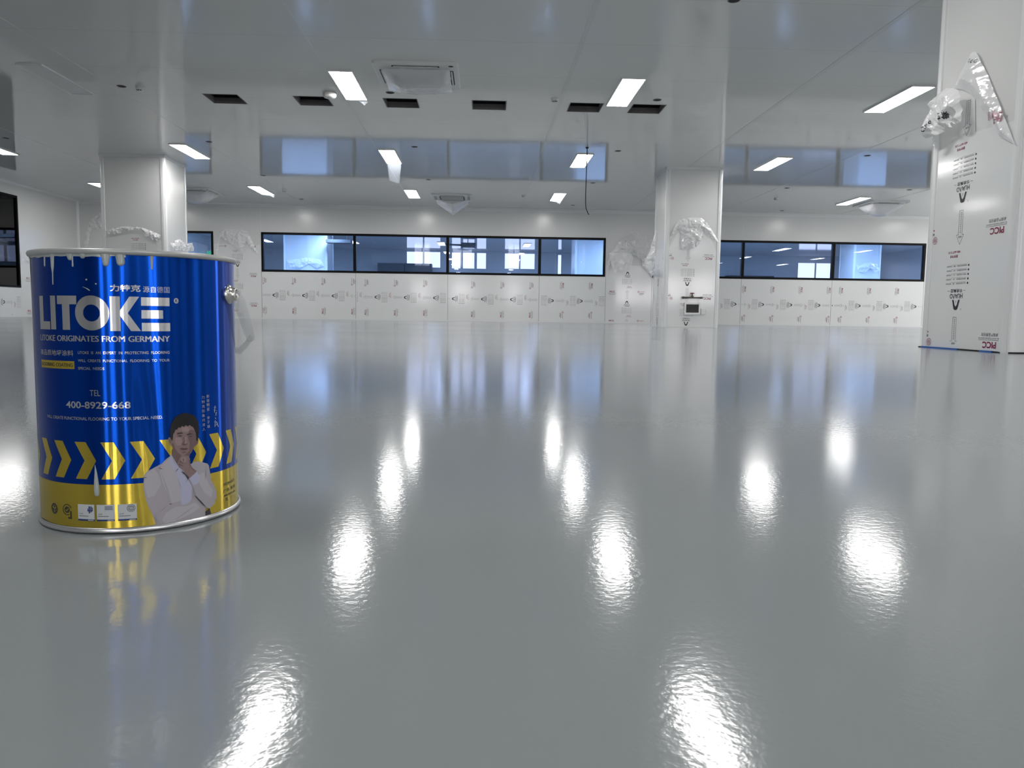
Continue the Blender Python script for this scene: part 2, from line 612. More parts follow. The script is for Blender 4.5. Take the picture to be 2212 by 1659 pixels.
# ceiling with the six open duct holes cut through
HOLES = [(-3.66, -3.23), (-2.5, -2.07), (-1.33, -.90), (-.16, .28), (1.14, 1.57), (1.98, 2.41)]
HY0, HY1 = 10.41, 10.845
xs = [XL - .2] + [x for h in HOLES for x in h] + [XR + .2]
ys = [YREAR - .2, HY0, HY1, YF + .2]
ce = MB()
CT = .05
for i in range(len(xs) - 1):
    for j in range(3):
        if j == 1 and any(abs(xs[i] - h[0]) < 1e-6 for h in HOLES):
            continue
        ce.poly([(xs[i], ys[j], CEIL), (xs[i], ys[j + 1], CEIL), (xs[i + 1], ys[j + 1], CEIL), (xs[i + 1], ys[j], CEIL)])
        ce.poly([(xs[i], ys[j], CEIL + CT), (xs[i + 1], ys[j], CEIL + CT), (xs[i + 1], ys[j + 1], CEIL + CT), (xs[i], ys[j + 1], CEIL + CT)])
ceiling = struct(ce.build('ceiling', M['ceiling']), 'grey-white glossy panel ceiling')
# joint battens running away from the camera
k = 0
for x, w, mname in ((-7.575, .02, 'trim'), (-4.706, .022, 'trim'), (-1.844, .022, 'trim'), (.999, .05, 'trim_grey'), (3.855, .06, 'trim_grey'), (6.36, .03, 'trim_grey'), (9.6, .03, 'trim_grey')):
    k += 1
    t = MB(); t.box((x - w / 2, YREAR, CEIL - .0025), (x + w / 2, YB - .06, CEIL))
    struct(t.build('trim_%d' % k, M[mname]), 'slim ceiling joint strip')


def holed_wall(name, plane, lo, hi, z1, openings, thick, sign, material, label):
    """wall with rectangular openings; plane: ('y', Y) or ('x', X); openings: (a0, a1, z0, z1)"""
    ax, c = plane
    A = sorted({lo, hi} | {v for o in openings for v in o[:2]})
    Z = sorted({0, z1} | {v for o in openings for v in o[2:]})
    mb = MB()

    def box(a0, a1, z0, zz1):
        if ax == 'y':
            mb.box((a0, c, z0), (a1, c + sign * thick, zz1))
        else:
            mb.box((c, a0, z0), (c + sign * thick, a1, zz1))
    for i in range(len(A) - 1):
        for j in range(len(Z) - 1):
            am, zm = (A[i] + A[i + 1]) / 2, (Z[j] + Z[j + 1]) / 2
            if any(o[0] < am < o[1] and o[2] < zm < o[3] for o in openings):
                continue
            box(A[i], A[i + 1], Z[j], Z[j + 1])
    return struct(mb.build(name, material), label)


WZ0, WZ1 = 1.245, 2.275
WIN_BACK = [(-9.55, -7.10, WZ0, WZ1), (-5.855, 3.28, WZ0, WZ1), (4.56, 12.06, WZ0, WZ1)]
holed_wall('wall_back', ('y', YB), XL, XR, CEIL, WIN_BACK, .10, 1, M['wall'], 'white panel wall with the strip windows')
LWIN = (10.6, 18.10, .665, 2.73)
holed_wall('wall_left', ('x', XL), YREAR, YF, CEIL, [LWIN], .10, -1, M['wall'], 'white panel wall at the left')
SIDE_FILL = [(12.6, 19.6, .9, 2.6)]  # opening for an unseen glowing pane, added to brighten the right side
holed_wall('wall_right', ('x', XR), YREAR, YF, CEIL, SIDE_FILL, .10, 1, M['wall'], 'white panel wall at the right')
REARW = [(-4.85, -3.7, 1.0, 2.5), (-2.2, -.75, 1.0, 2.5), (1.7, 2.6, 1.0, 2.5), (9.4, 11.0, 1.0, 2.5), (11.3, 12.9, 1.0, 2.5)]
holed_wall('wall_rear', ('y', YREAR), XL, XR, CEIL, REARW, .10, -1, M['wall'], 'white wall behind the camera')
FARW = [(-3.42, -1.9, 2.22, 2.94), (-1.42, -1.0, 2.2, 2.93), (-.92, -.38, 2.2, 2.93), (-.30, .14, 2.2, 2.93), (.95, 2.32, 2.22, 2.93), (3.34, 3.52, 1.6, 2.9), (14.3, 15.95, 1.4, 2.72)]
holed_wall('wall_far', ('y', YF), XL, XR, CEIL, FARW, .10, 1, M['wall'], 'wall of the room behind the windows')


def window_y(n, a0, a1, z0, z1, Y, mull, glass, depth, fw=.055, label=None, frame='black', bars=()):
    root = bpy.data.objects.new('window_%d' % n, None); COL.objects.link(root)
    root.location = (a0, Y, z0); ORIGIN[root.name] = Vector((a0, Y, z0))
    struct(root, label)
    f = MB()
    y0, y1 = Y - .012, Y + depth
    f.box((a0, y0, z0), (a1, y1, z0 + fw)); f.box((a0, y0, z1 - fw), (a1, y1, z1))
    f.box((a0, y0, z0 + fw), (a0 + fw, y1, z1 - fw)); f.box((a1 - fw, y0, z0 + fw), (a1, y1, z1 - fw))
    f.build('frame', M[frame], root)
    for m in mull:
        g = MB(); g.box((m - .036, y0, z0 + fw), (m + .036, y1, z1 - fw)); g.build('mullion', M[frame], root)
    for zb in bars:
        g = MB(); g.box((a0 + fw, y0, zb - .02), (a1 - fw, y1, zb + .02)); g.build('transom', M[frame], root)
    ed = [a0 + fw] + [q for m in mull for q in (m - .03, m + .03)] + [a1 - fw]
    for i in range(0, len(ed), 2):
        g = MB(); g.box((ed[i], Y + .02, z0 + fw), (ed[i + 1], Y + .028, z1 - fw)); g.build('glass_pane', M[glass], root)
    return root


window_y(1, *WIN_BACK[0], YB, (), 'glass_blue', .09, label='black framed blue window partly hidden by the left pillar')
window_y(2, *WIN_BACK[1], YB, (-3.41, -.95, 1.51), 'glass_blue', .09, label='long black framed strip window of four blue panes')
window_y(3, *WIN_BACK[2], YB, (7.02, 9.51), 'glass_blue', .09, label='black framed blue strip window right of the middle pillar')
# window in the left wall (in a plane of constant X)
root = bpy.data.objects.new('window_4', None); COL.objects.link(root); root.location = (XL, LWIN[1], LWIN[2]); ORIGIN[root.name] = Vector(root.location)
struct(root, 'tall black framed dark window in the left wall')
f = MB(); y0, y1, z0, z1 = LWIN; fw = .045
f.box((XL - .09, y0, z0), (XL + .012, y1, z0 + fw)); f.box((XL - .09, y0, z1 - fw), (XL + .012, y1, z1))
f.box((XL - .09, y0, z0 + fw), (XL + .012, y0 + fw, z1 - fw)); f.box((XL - .09, y1 - fw, z0 + fw), (XL + .012, y1, z1 - fw))
f.build('frame', M['black'], root)
g = MB(); g.box((XL - .03, y0 + fw, z0 + fw), (XL - .022, y1 - fw, z1 - fw)); g.build('glass_pane', M['glass_dark'], root)
g = MB()
for a, bb in (((XL - 2.6, 9.5, 0), (XL - 2.5, 20, CEIL)), ((XL - 2.6, 9.4, 0), (XL - .1, 9.5, CEIL)), ((XL - 2.6, 20, 0), (XL - .1, 20.1, CEIL)), ((XL - 2.6, 9.4, -.1), (XL - .1, 20.1, 0)), ((XL - 2.6, 9.4, CEIL), (XL - .1, 20.1, CEIL + .1))):
    g.box(a, bb)
struct(g.build('wall_side_room', mat('unlit_room_wall', (.25, .25, .25), .6)), 'unlit room behind the left window')
# daylit windows behind the camera and beyond the next room; the side pane is an added light
n = 5
for w in REARW:
    window_y(n, *w, YREAR - .06, ((w[0] + w[1]) / 2,), 'daylight', .05, label='daylit window in the wall behind the camera', frame='frame_white', bars=(1.9,)); n += 1
for w in SIDE_FILL:
    root = bpy.data.objects.new('window_%d' % n, None); COL.objects.link(root); root.location = (XR, w[0], w[2]); ORIGIN[root.name] = Vector(root.location)
    struct(root, 'added glowing pane in the right wall, unseen, brightening the right side'); n += 1
    f = MB()
    for a, bb in (((w[0], w[2]), (w[1], w[2] + .05)), ((w[0], w[3] - .05), (w[1], w[3])), ((w[0], w[2] + .05), (w[0] + .05, w[3] - .05)), ((w[1] - .05, w[2] + .05), (w[1], w[3] - .05))):
        f.box((XR, a[0], a[1]), (XR + .06, bb[0], bb[1]))
    f.build('frame', M['frame_white'], root)
    g = MB(); g.box((XR + .03, w[0] + .05, w[2] + .05), (XR + .04, w[1] - .05, w[3] - .05)); g.build('glass_pane', M['side_fill'], root)
for i, w in enumerate(FARW):
    bars = (w[2] + .25, w[2] + .5) if w[1] - w[0] > .3 else ()
    window_y(n, *w, YF, ((w[0] + w[1]) / 2,) if w[1] - w[0] > 1.2 else (), 'daylight_far', .05, fw=.02, label='bright far window seen through the strip window', frame='frame_white', bars=()); n += 1

# trims: cornice along the wall tops, floor line, panel joints, wall corner
tn = [20]


def trim(a, bb, m, label):
    t = MB(); t.box(a, bb)
    struct(t.build('trim_%d' % tn[0], m), label); tn[0] += 1


def cove(p, q, nrm, r=.045):
    """quarter-round cornice between wall and ceiling"""
    mb = MB()
    seg = 6
    nrm = Vector(nrm)
    prof = []
    for i in range(seg + 1):
        t = PI / 2 * i / seg
        prof.append((r * (1 - math.cos(t)), -r * (1 - math.sin(t))))     # (out from wall, down)
    ring0 = [Vector(p) + nrm * a + Vector((0, 0, z)) for a, z in prof]
    ring1 = [Vector(q) + nrm * a + Vector((0, 0, z)) for a, z in prof]
    N = seg + 1
    mb.mesh(ring0 + ring1, [(i, i + 1, N + i + 1, N + i) for i in range(seg)], 0, True)
    struct(mb.build('trim_%d' % tn[0], M['trim']), 'rounded white cornice'); tn[0] += 1


cove((XL, YB, CEIL), (XR, YB, CEIL), (0, -1, 0))
cove((XL, YREAR, CEIL), (XL, YB, CEIL), (1, 0, 0))
trim((XL, YB - .006, CEIL - .085), (XR, YB, CEIL - .05), M['trim'], 'white strip at the wall head')
mb = MB(); mb.lathe([(.05, 0), (.05, CEIL)], (XL + .0, YB - .0, 0), n=8, a0=270, a1=360)
struct(mb.build('trim_%d' % tn[0], M['trim']), 'rounded white wall corner'); tn[0] += 1
mb = MB(); mb.box((XL, YB - .012, 0), (XR, YB, .03)); struct(mb.build('baseboard_back', M['trim']), 'low white skirting strip')
mb = MB(); mb.box((XL, YREAR, 0), (XL + .012, YB - .02, .03)); struct(mb.build('baseboard_left', M['trim']), 'low white skirting strip at the left')
for x in (-5.86, -3.385, -.94, 1.505, 3.30, 4.56, 7.0, 9.5, 12.06):
    trim((x - .006, YB - .0015, 0.03), (x + .006, YB, WZ0), M['groove'], 'panel joint under the windows')
for x in (-5.86, 1.5, 3.30, 7.0):
    trim((x - .004, YB - .0012, WZ1), (x + .004, YB, CEIL - .09), M['trim'], 'fine panel joint above the windows')

# ------------------------------------------------------------------ pillars
def pillar(x0, x1, y0, y1, label, r=.05):
    root = bpy.data.objects.new('column', None); COL.objects.link(root)
    root.location = (x0, y0, 0); ORIGIN[root.name] = Vector((x0, y0, 0))
    struct(root, label)
    mb = MB(); mb.box((x0 + .012, y0 + .012, 0), (x1 - .012, y1 - .012, CEIL)); mb.build('panel_cladding', M['wall'], root)
    for cx, cy, a0 in ((x0 + r, y0 + r, 180), (x1 - r, y0 + r, 270), (x1 - r, y1 - r, 0), (x0 + r, y1 - r, 90)):
        c = MB(); c.lathe([(r, 0), (r, CEIL - .05)], (cx, cy, 0), n=8, a0=a0, a1=a0 + 90)
        # straight lips where the round profile laps over the panels
        for s in (0, 1):
            t = math.radians(a0 + 90 * s)
            px, py = cx + r * math.cos(t), cy + r * math.sin(t)
            dx, dy = (math.sin(t), -math.cos(t)) if s == 0 else (-math.sin(t), math.cos(t))
            nx, ny = -math.cos(t), -math.sin(t)
            q = [(px, py), (px + dx * .03, py + dy * .03), (px + dx * .034 + nx * .012, py + dy * .034 + ny * .012)]
            for i in range(2):
                c.poly([(*q[i], 0), (*q[i + 1], 0), (*q[i + 1], CEIL - .05), (*q[i], CEIL - .05)])
        c.build('corner_trim', M['trim'], root)
    h = MB()
    for a, bb in (((x0 - .004, y0 - .004), (x1 + .004, y0 + .02)), ((x0 - .004, y1 - .02), (x1 + .004, y1 + .004)), ((x0 - .004, y0 + .02), (x0 + .02, y1 - .02)), ((x1 - .02, y0 + .02), (x1 + .004, y1 - .02))):
        h.box((*a, CEIL - .055), (*bb, CEIL))
    h.build('head_trim', M['trim'], root)
    return root


LC = (-6.975, -5.80, 14.45, 15.50)
CC = (3.425, 4.505, 14.54, 15.50)
RC = (3.365, 4.55, 4.80, 5.79)
pillar(*LC, 'square white pillar behind the paint pail')
pillar(*CC, 'square white pillar in the middle of the hall with a control panel')
pillar(*RC, 'large white pillar at the right edge')
pillar(-6.97, -5.45, 27.3, 28.5, 'pillar in the room behind the left panes')
pillar(3.25, 4.35, 27.3, 28.5, 'pillar in the room behind the fourth pane')
pillar(13.3, 14.3, 27.3, 28.5, 'pillar in the room behind the rightmost pane')

# ================================================================== CEILING FITTINGS
LIGHT_GROUP = 'panel lights recessed in the ceiling'


def make_light(lit=True, key='lit'):
    root = thing('ceiling_light', '', 'light')
    f = MB(); w, l, t = .150, .605, .018
    z1, z0 = 0.0, -t
    f.box((-w, -l, z0), (w, -l + .016, z1)); f.box((-w, l - .016, z0), (w, l, z1))
    f.box((-w, -l + .016, z0), (-w + .016, l - .016, z1)); f.box((w - .016, -l + .016, z0), (w, l - .016, z1))
    f.build('frame', M['frame_white'], root)
    d = MB(); d.box((-w + .016, -l + .016, -.012), (w - .016, l - .016, -.003)); d.build('diffuser', M[key if lit else 'unlit'], root)
    return root


LIGHTS = [
    ('c', -1.685, 9.87, 'lit ceiling light panel left of the near plastic-covered cassette air conditioner'),
    ('d', 1.76, 9.87, 'lit ceiling light panel between the fifth and sixth square duct openings'),
    ('c', -1.685, 14.17, 'lit ceiling light panel with a long strip of clear film hanging from it'),
    ('d', 1.76, 14.18, 'lit ceiling light panel beside the dangling black cable'),
    ('c', -1.685, 18.47, 'small far lit ceiling light panel left of the half-uncovered cassette air conditioner'),
    ('d', 1.76, 18.52, 'small far lit ceiling light panel with torn film at its end, nearest the middle pillar'),
    ('e', 5.265, 9.88, 'long lit ceiling light panel whose end meets the large pillar at the right edge'),
    ('e', 5.255, 14.1, 'lit ceiling light panel just right of the top of the middle pillar'),
    ('f', 8.80, 18.28, 'lit ceiling light panel touching the rightmost cassette air conditioner'),
    ('b', -5.20, 14.1, 'lit ceiling light panel right beside the top of the left pillar'),
    ('b', -5.18, 18.38, 'far lit ceiling light panel with torn film, right of the left pillar'),
    ('a', -8.66, 14.1, 'lit ceiling light panel cut by the left edge of the photo'),
    ('a', -8.69, 18.35, 'lit ceiling light panel partly hidden behind the left pillar'),
]
LIGHTS += [(c, COLS_X[c], 31.3, 'ceiling light in the next room, seen through ' + w) for c, w in (('a', 'the leftmost window pane of four'), ('b', 'the left end of the second pane'), ('c', 'the right end of the second pane'), ('d', 'the right end of the third pane'), ('g', 'the pane right of the pillar'))]
proto = make_light(True)
proto_far = make_light(True, 'lit_far')
light_objs = []
for i, (c, x, y, lab) in enumerate(LIGHTS):
    o = proto if i == 0 else proto_far if i == 13 else copy_tree(proto_far if i > 13 else proto)
    o.location = (x, y, CEIL)
    tag(o, lab, 'light', LIGHT_GROUP if i < 13 else 'panel lights in the next room')
    light_objs.append(o)
unlit = make_light(False)
unlit.location = (-5.25, 9.92, CEIL)
tag(unlit, 'unlit ceiling light panel at the upper left, the only dark one', 'light', LIGHT_GROUP)


def scrap(light, outline, P, step=.03, amp=.004, seed=1, m='scrap'):
    mb = MB()
    flap_mesh(mb, outline, P, step, amp, 9, seed)
    loc = Vector(light.location)
    for i, v in enumerate(mb.v): mb.v[i] = v - loc
    o = mb.build('film_scrap', M[m], None)
    o.parent = light
    o.location = (0, 0, 0)
    return o


x, y = -1.685, 14.17
scrap(light_objs[2], [(x - .13, CEIL - .02), (x + .13, CEIL - .02), (x + .10, CEIL - .36), (x + .06, CEIL - .375), (x - .09, CEIL - .335)], lambda u, v, w: (u, 14.77 - w * .6, v), seed=5)
x, y = 1.76, 18.52
scrap(light_objs[5], [(x - .15, CEIL - .02), (x + .15, CEIL - .02), (x + .10, CEIL - .10), (x + .03, CEIL - .05)], lambda u, v, w: (u, 19.1 - w, v), .02, seed=2)
scrap(light_objs[0], [(-1.685 + .02, CEIL - .02), (-1.685 + .15, CEIL - .02), (-1.685 + .10, CEIL - .08)], lambda u, v, w: (u, 10.48 + w, v), .015, .002, seed=3)
scrap(light_objs[10], [(-5.33, CEIL - .02), (-5.03, CEIL - .02), (-5.05, CEIL - .09), (-5.12, CEIL - .05), (-5.25, CEIL - .03)], lambda u, v, w: (u, 18.98 + w, v), .015, .002, seed=4)

# open square duct holes
HL = ['leftmost square duct opening in the ceiling, set apart at the far left', 'square duct opening under the white dome beside the near light panel', 'square duct opening right below the near cassette air conditioner',
      'square duct opening in the middle of the ceiling, alone between lights', 'square duct opening left of the near right light panel', 'rightmost square duct opening, right of the near light panel']
for (x0, x1), lab in zip(HOLES, HL):
    root = thing('duct_opening', lab, 'opening', ((x0 + x1) / 2, (HY0 + HY1) / 2, CEIL), 'square duct openings cut in the ceiling')
    mb = MB()
    for a, bb in (((x0 - .012, HY0 - .012), (x1 + .012, HY0)), ((x0 - .012, HY1), (x1 + .012, HY1 + .012)), ((x0 - .012, HY0), (x0, HY1)), ((x1, HY0), (x1 + .012, HY1))):
        mb.box((*a, CEIL - .002), (*bb, CEIL + .075))
    mb.build('cut_edge', M['liner'], root)
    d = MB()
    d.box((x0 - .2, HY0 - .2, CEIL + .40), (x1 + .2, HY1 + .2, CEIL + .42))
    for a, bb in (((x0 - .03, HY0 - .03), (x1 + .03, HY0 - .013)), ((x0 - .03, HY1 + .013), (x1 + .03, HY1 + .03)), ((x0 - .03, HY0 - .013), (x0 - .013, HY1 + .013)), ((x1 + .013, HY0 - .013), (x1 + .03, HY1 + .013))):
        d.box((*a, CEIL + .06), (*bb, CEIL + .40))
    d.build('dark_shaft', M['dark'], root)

# small round sprinkler holes
DOTS = [(-4.58, 10.15, 'small round hole beside the upper left smoke detector'), (-4.59, 13.28, 'small round hole right of the light beside the left pillar'), (-1.21, 10.14, 'small round hole above the third square duct opening'),
        (2.24, 10.18, 'small round hole above the rightmost square duct opening'), (-1.18, 13.33, 'small round hole right of the light with the hanging film strip'), (-4.58, 16.42, 'small round hole near the far light at the left of the window strip'),
        (-1.17, 16.52, 'small round hole above the half-uncovered cassette air conditioner'), (2.28, 13.31, 'small round hole right of the dangling black cable'), (2.31, 16.52, 'small round hole between the dangling cable end and the far light'),
        (2.28, 19.87, 'small round hole nearest the back wall by the far light with torn film'), (6.59, 13.25, 'small round hole right of the light beyond the middle pillar'), (6.56, 16.67, 'small round hole above the far right smoke detector'),
        (9.22, 16.59, 'small round hole nearest the right pillar above the rightmost air conditioner'), (7.82, 20.16, 'small round hole at the back wall right of the middle pillar'), (-4.56, 19.71, 'small round hole at the back wall left of the long strip window'),
        (-7.93, 13.34, 'small round hole at the left edge near the cut-off light'), (2.2, 7.0, 'small round hole at the very top of the photo')]
first = None
for x, y, lab in DOTS:
    if first is None:
        first = thing('sprinkler_hole', '', 'hole')
        r = MB(); r.lathe([(.046, 0), (.050, -.003), (.056, -.003), (.058, 0)], (0, 0, 0), n=20); r.build('rim', M['liner'], first)
        d = MB(); d.lathe([(.0001, -.0015), (.047, -.0015)], (0, 0, 0), n=20); d.build('dark_hole', M['dark'], first)
        o = first
    else:
        o = copy_tree(first)
    o.location = (x, y, CEIL)
    tag(o, lab, 'hole', 'small round sprinkler holes in the ceiling')

# smoke detectors
SMK = [(-4.36, 10.17, 'white smoke detector left of the leftmost duct opening'), (.91, 10.23, 'white smoke detector beside the middle ceiling joint strip'), (-4.63, 18.28, 'small far white smoke detector right of the far left light'),
       (.94, 18.42, 'small far white smoke detector left of the far light with torn film'), (6.87, 18.1, 'far white smoke detector right of the middle pillar')]
first = None
for x, y, lab in SMK:
    if first is None:
        first = thing('smoke_detector', '', 'smoke detector')
        r = MB(); r.lathe([(.0001, 0), (.052, 0), (.052, -.012), (.046, -.016), (.0001, -.016)], (0, 0, 0), n=24); r.build('base', M['white_plastic'], first)
        d = MB(); d.lathe([(.047, -.016), (.049, -.03), (.040, -.045), (.020, -.052), (.0001, -.053)], (0, 0, 0), n=24); d.build('head', M['white_plastic'], first)
        for a in (-35, 0, 35):
            s = MB(); t = math.radians(270 + a); cx, cy = .038 * math.cos(t), .038 * math.sin(t)
            s.box((cx - .006, cy - .006, -.049), (cx + .006, cy + .004, -.036)); s.build('vent_slot', M['dark'], first)
        o = first
    else:
        o = copy_tree(first)
    o.location = (x, y, CEIL)
    tag(o, lab, 'smoke detector', 'smoke detectors on the ceiling')
t = thing('wireless_access_point', 'white dome on the ceiling left of the near left light panel', 'access point', (-1.99, 10.21, CEIL))
r = MB(); r.lathe([(.0001, 0), (.085, 0), (.088, -.02), (.0001, -.02)], (-1.99, 10.21, CEIL), n=32); r.build('base', M['white_plastic'], t)
r = MB(); r.lathe([(.088, -.02), (.086, -.04), (.072, -.062), (.04, -.074), (.0001, -.077)], (-1.99, 10.21, CEIL), n=32); r.build('dome', M['white_plastic'], t)

# cassette air conditioners
AC_GROUP = 'cassette air conditioners in the ceiling'


def cassette(cx, cy, label, cover, seed, s=.485):
    root = thing('air_conditioner', label, 'air conditioner', (cx, cy, CEIL), AC_GROUP)
    p = MB()
    zb = CEIL - .035
    # rounded face panel with a square throat
    loop = []
    r = .045
    for ex, ey, a0 in ((s - r, s - r, 0), (-s + r, s - r, 90), (-s + r, -s + r, 180), (s - r, -s + r, 270)):
        for k in range(5):
            t = math.radians(a0 + 22.5 * k)
            loop.append((cx + ex + r * math.cos(t), cy + ey + r * math.sin(t)))
    g = .30
    p.prism(loop, zb + .006, CEIL - .001)
    loop2 = [(cx + (x - cx) * .975, cy + (y - cy) * .975) for x, y in loop]
    n = len(loop)
    p.mesh([(x, y, zb + .006) for x, y in loop] + [(x, y, zb) for x, y in loop2], [(i, (i + 1) % n, n + (i + 1) % n, n + i) for i in range(n)] + [tuple(range(n, 2 * n))])
    p.build('face_panel', M['white_plastic'], root)
    gr = MB(); gr.rbox((cx - g, cy - g, zb - .004), (cx + g, cy + g, zb), .02)
    gro = gr.build('intake_grille', M['grey_plastic'], root)
    sl = MB()
    for k in range(13):
        yy = cy - g + .04 + k * (2 * g - .08) / 12
        sl.box((cx - g + .03, yy - .008, zb - .009), (cx + g - .03, yy + .008, zb - .004))
    sl.build('grille_slats', M['trim_grey'], gro)
    for dx, dy, hx, hy in ((0, -.40, .27, .022), (0, .40, .27, .022), (-.40, 0, .022, .27), (.40, 0, .022, .27)):
        b2 = MB(); b2.rbox((cx + dx - hx, cy + dy - hy, zb - .002), (cx + dx + hx, cy + dy + hy, zb), .018); b2.build('air_outlet', M['dark'], root)
        b3 = MB()
        if hx > hy: b3.box((cx + dx - hx + .02, cy + dy - .008, zb - .008), (cx + dx + hx - .02, cy + dy + .010, zb - .002))
        else: b3.box((cx + dx - .008, cy + dy - hy + .02, zb - .008), (cx + dx + .010, cy + dy + hy - .02, zb - .002))
        b3.build('louvre', M['white_plastic'], root)
    b2 = MB(); b2.prism([(cx + .40 + .028 * math.cos(2 * PI * k / 16), cy - .43 + .022 * math.sin(2 * PI * k / 16)) for k in range(16)], zb - .002, zb); b2.build('sensor_eye', M['dark'], root)
    # plastic cover taped over the throat
    mb = MB()
    N = 34
    hw = .385
    vs, fs = [], []
    for j in range(N + 1):
        for i in range(N + 1):
            u, v = -1 + 2 * i / N, -1 + 2 * j / N
            x, y = u * hw, v * hw
            if cover == 'bag':
                e = max(0, 1 - abs(u) ** 2.4) * max(0, 1 - abs(v) ** 2.4)
                sag = .13 * e ** .7 + .035 * max(0, v) * (1 - e)
            elif cover == 'peeled':
                e = max(0, 1 - abs(u)) 
                sag = (.06 + .27 * e) * (0.5 + .5 * v) ** .8 if v > -1 else 0
            else:
                e = max(0, 1 - u * u) * max(0, 1 - v * v)
                sag = .24 * e ** .6
            w = crumple(x, y, seed, 5, .016) * (.35 + e) + .012
            vs.append((cx + x * (1 + .04 * noise.noise(Vector((v * 2, seed, 0)))), cy + y, zb - .012 - max(0, sag + w)))
    for j in range(N):
        for i in range(N):
            if cover == 'peeled' and j < N * .34:
                continue
            fs.append((j * (N + 1) + i, j * (N + 1) + i + 1, (j + 1) * (N + 1) + i + 1, (j + 1) * (N + 1) + i))
    mb.mesh(vs, fs, 0, True)
    mb.build('plastic_cover', M['clear_film'], root)
    return root


cassette(-.785, 9.355, 'near cassette air conditioner under a sagging plastic cover', 'bag', 11)
cassette(-.76, 18.85, 'far cassette air conditioner with half peeled plastic cover and its grille showing', 'peeled', 12)
cassette(-6.78, 18.70, 'cassette air conditioner with a bulging plastic cover beside the left pillar', 'dome', 13)
cassette(9.66, 18.62, 'rightmost cassette air conditioner under a billowing plastic cover', 'dome', 14)

# dangling cable
mb = MB()
pth = [(1.72, 13.08, CEIL - .005)]
for px, py in ((1268, 340), (1267, 365), (1266, 395), (1265, 420), (1265, 440), (1266, 450), (1269, 458), (1272, 464)):
    pth.append(at_y(px, py, 13.08))
mb.tube(pth, .008, 8)
mb.lathe([(.0001, -.02), (.022, -.02), (.026, 0)], (1.72, 13.08, CEIL), n=12)
tag(mb.build('cable', M['cable'], None, (1.72, 13.08, CEIL)), 'thin black cable dangling from the ceiling with a bent end', 'cable')

# ================================================================== PROTECTIVE FILM
FILM_GROUP = 'printed protective films left on the panels'


def film(label, sheet_poly3, origin):
    """sheet polygon (3D, room coordinates) -> thing with child 'film_sheet'"""
    root = thing('protective_film', label, 'protective film', origin, FILM_GROUP)
    mb = MB()
    pts = [Vector(p) for p in sheet_poly3]
    for t in tessellate_polygon([pts]):
        q = [pts[i] for i in t]
        mb.poly(q)
    mb.build('film_sheet', M['film'], root)
    return root


def wall_film(x0, x1, z1, turn, zc, first, label, scale=1.035):
    """film on the back wall; turn: 'ccw', 'cw', 'up', 'down' is how its print is turned"""
    Y = YB - .003
    root = film(label, [(x0, Y, .032), (x1, Y, .032), (x1, Y, z1), (x0, Y, z1)], ((x0 + x1) / 2, Y, 0))
    e = Y - .0015
    if turn == 'ccw':
        P = lambda a, b: (-b, e, zc + a); rng = (-zc + .04, z1 - zc - .01, -x1 + .01, -x0 - .01, -first)
    elif turn == 'cw':
        P = lambda a, b: (b, e, zc - a); rng = (zc - z1 + .01, zc - .04, x0 + .01, x1 - .01, first)
    elif turn == 'up':
        P = lambda a, b: (zc + a, e, b); rng = (x0 - zc + .01, x1 - zc - .01, .04, z1 - .01, first)
    else:
        P = lambda a, b: (zc - a, e, -b); rng = (zc - x1 + .01, zc - x0 - .01, -z1 + .01, -.04, -first)
    film_marks('printed_marks', root, P, *rng, scale)
    return root


zt = WZ0 - .004
wall_film(-5.85, -3.39, zt, 'ccw', .63, -5.54, 'printed film under the leftmost of the four window panes')
wall_film(-3.38, -.945, zt, 'ccw', .615, -2.85, 'printed film under the second window pane from the left')
wall_film(-.935, 1.50, zt, 'ccw', .60, -.79, 'printed film under the third window pane from the left')
wall_film(1.51, 3.295, zt, 'cw', .585, 1.87, 'printed film under the fourth pane, just left of the pillar area')
wall_film(4.56, 6.995, zt, 'cw', .56, 6.85, 'printed film on the wall just right of the middle pillar')
wall_film(7.005, 9.495, zt, 'cw', .56, 8.39, 'printed film under the middle pane right of the middle pillar')
wall_film(9.505, 12.055, zt, 'cw', .56, 10.29, 'printed film under the rightmost pane beside the right pillar')

# --- films with torn, crumpled tops
YW = YB - .006


def PW(u, v, w): return (u, YW - w, v)


def px_on_y(pts, Y): return [((q := at_y(*p, Y)).x, q.z) for p in pts]


# left of the long window
fA = wall_film(-7.095, -5.865, 1.95, 'down', -6.48, 1.40, 'torn printed film hanging between the left window and the long strip window')
o = px_on_y(zoom(440, 480, .1537, [(185, 450), (200, 330), (215, 230), (240, 120), (320, 92), (400, 95), (470, 100), (560, 105), (615, 130), (660, 200), (700, 290), (740, 380), (785, 450), (735, 425), (690, 380), (640, 330), (610, 260), (590, 300), (560, 380), (545, 430), (500, 400), (455, 340), (400, 310), (320, 260), (250, 205), (228, 290), (205, 440)]), YB)
mb = MB(); flap_mesh(mb, o, PW, .024, .030, 11, 21, .03, .05); mb.build('crumpled_flap', M['crumple'], fA)
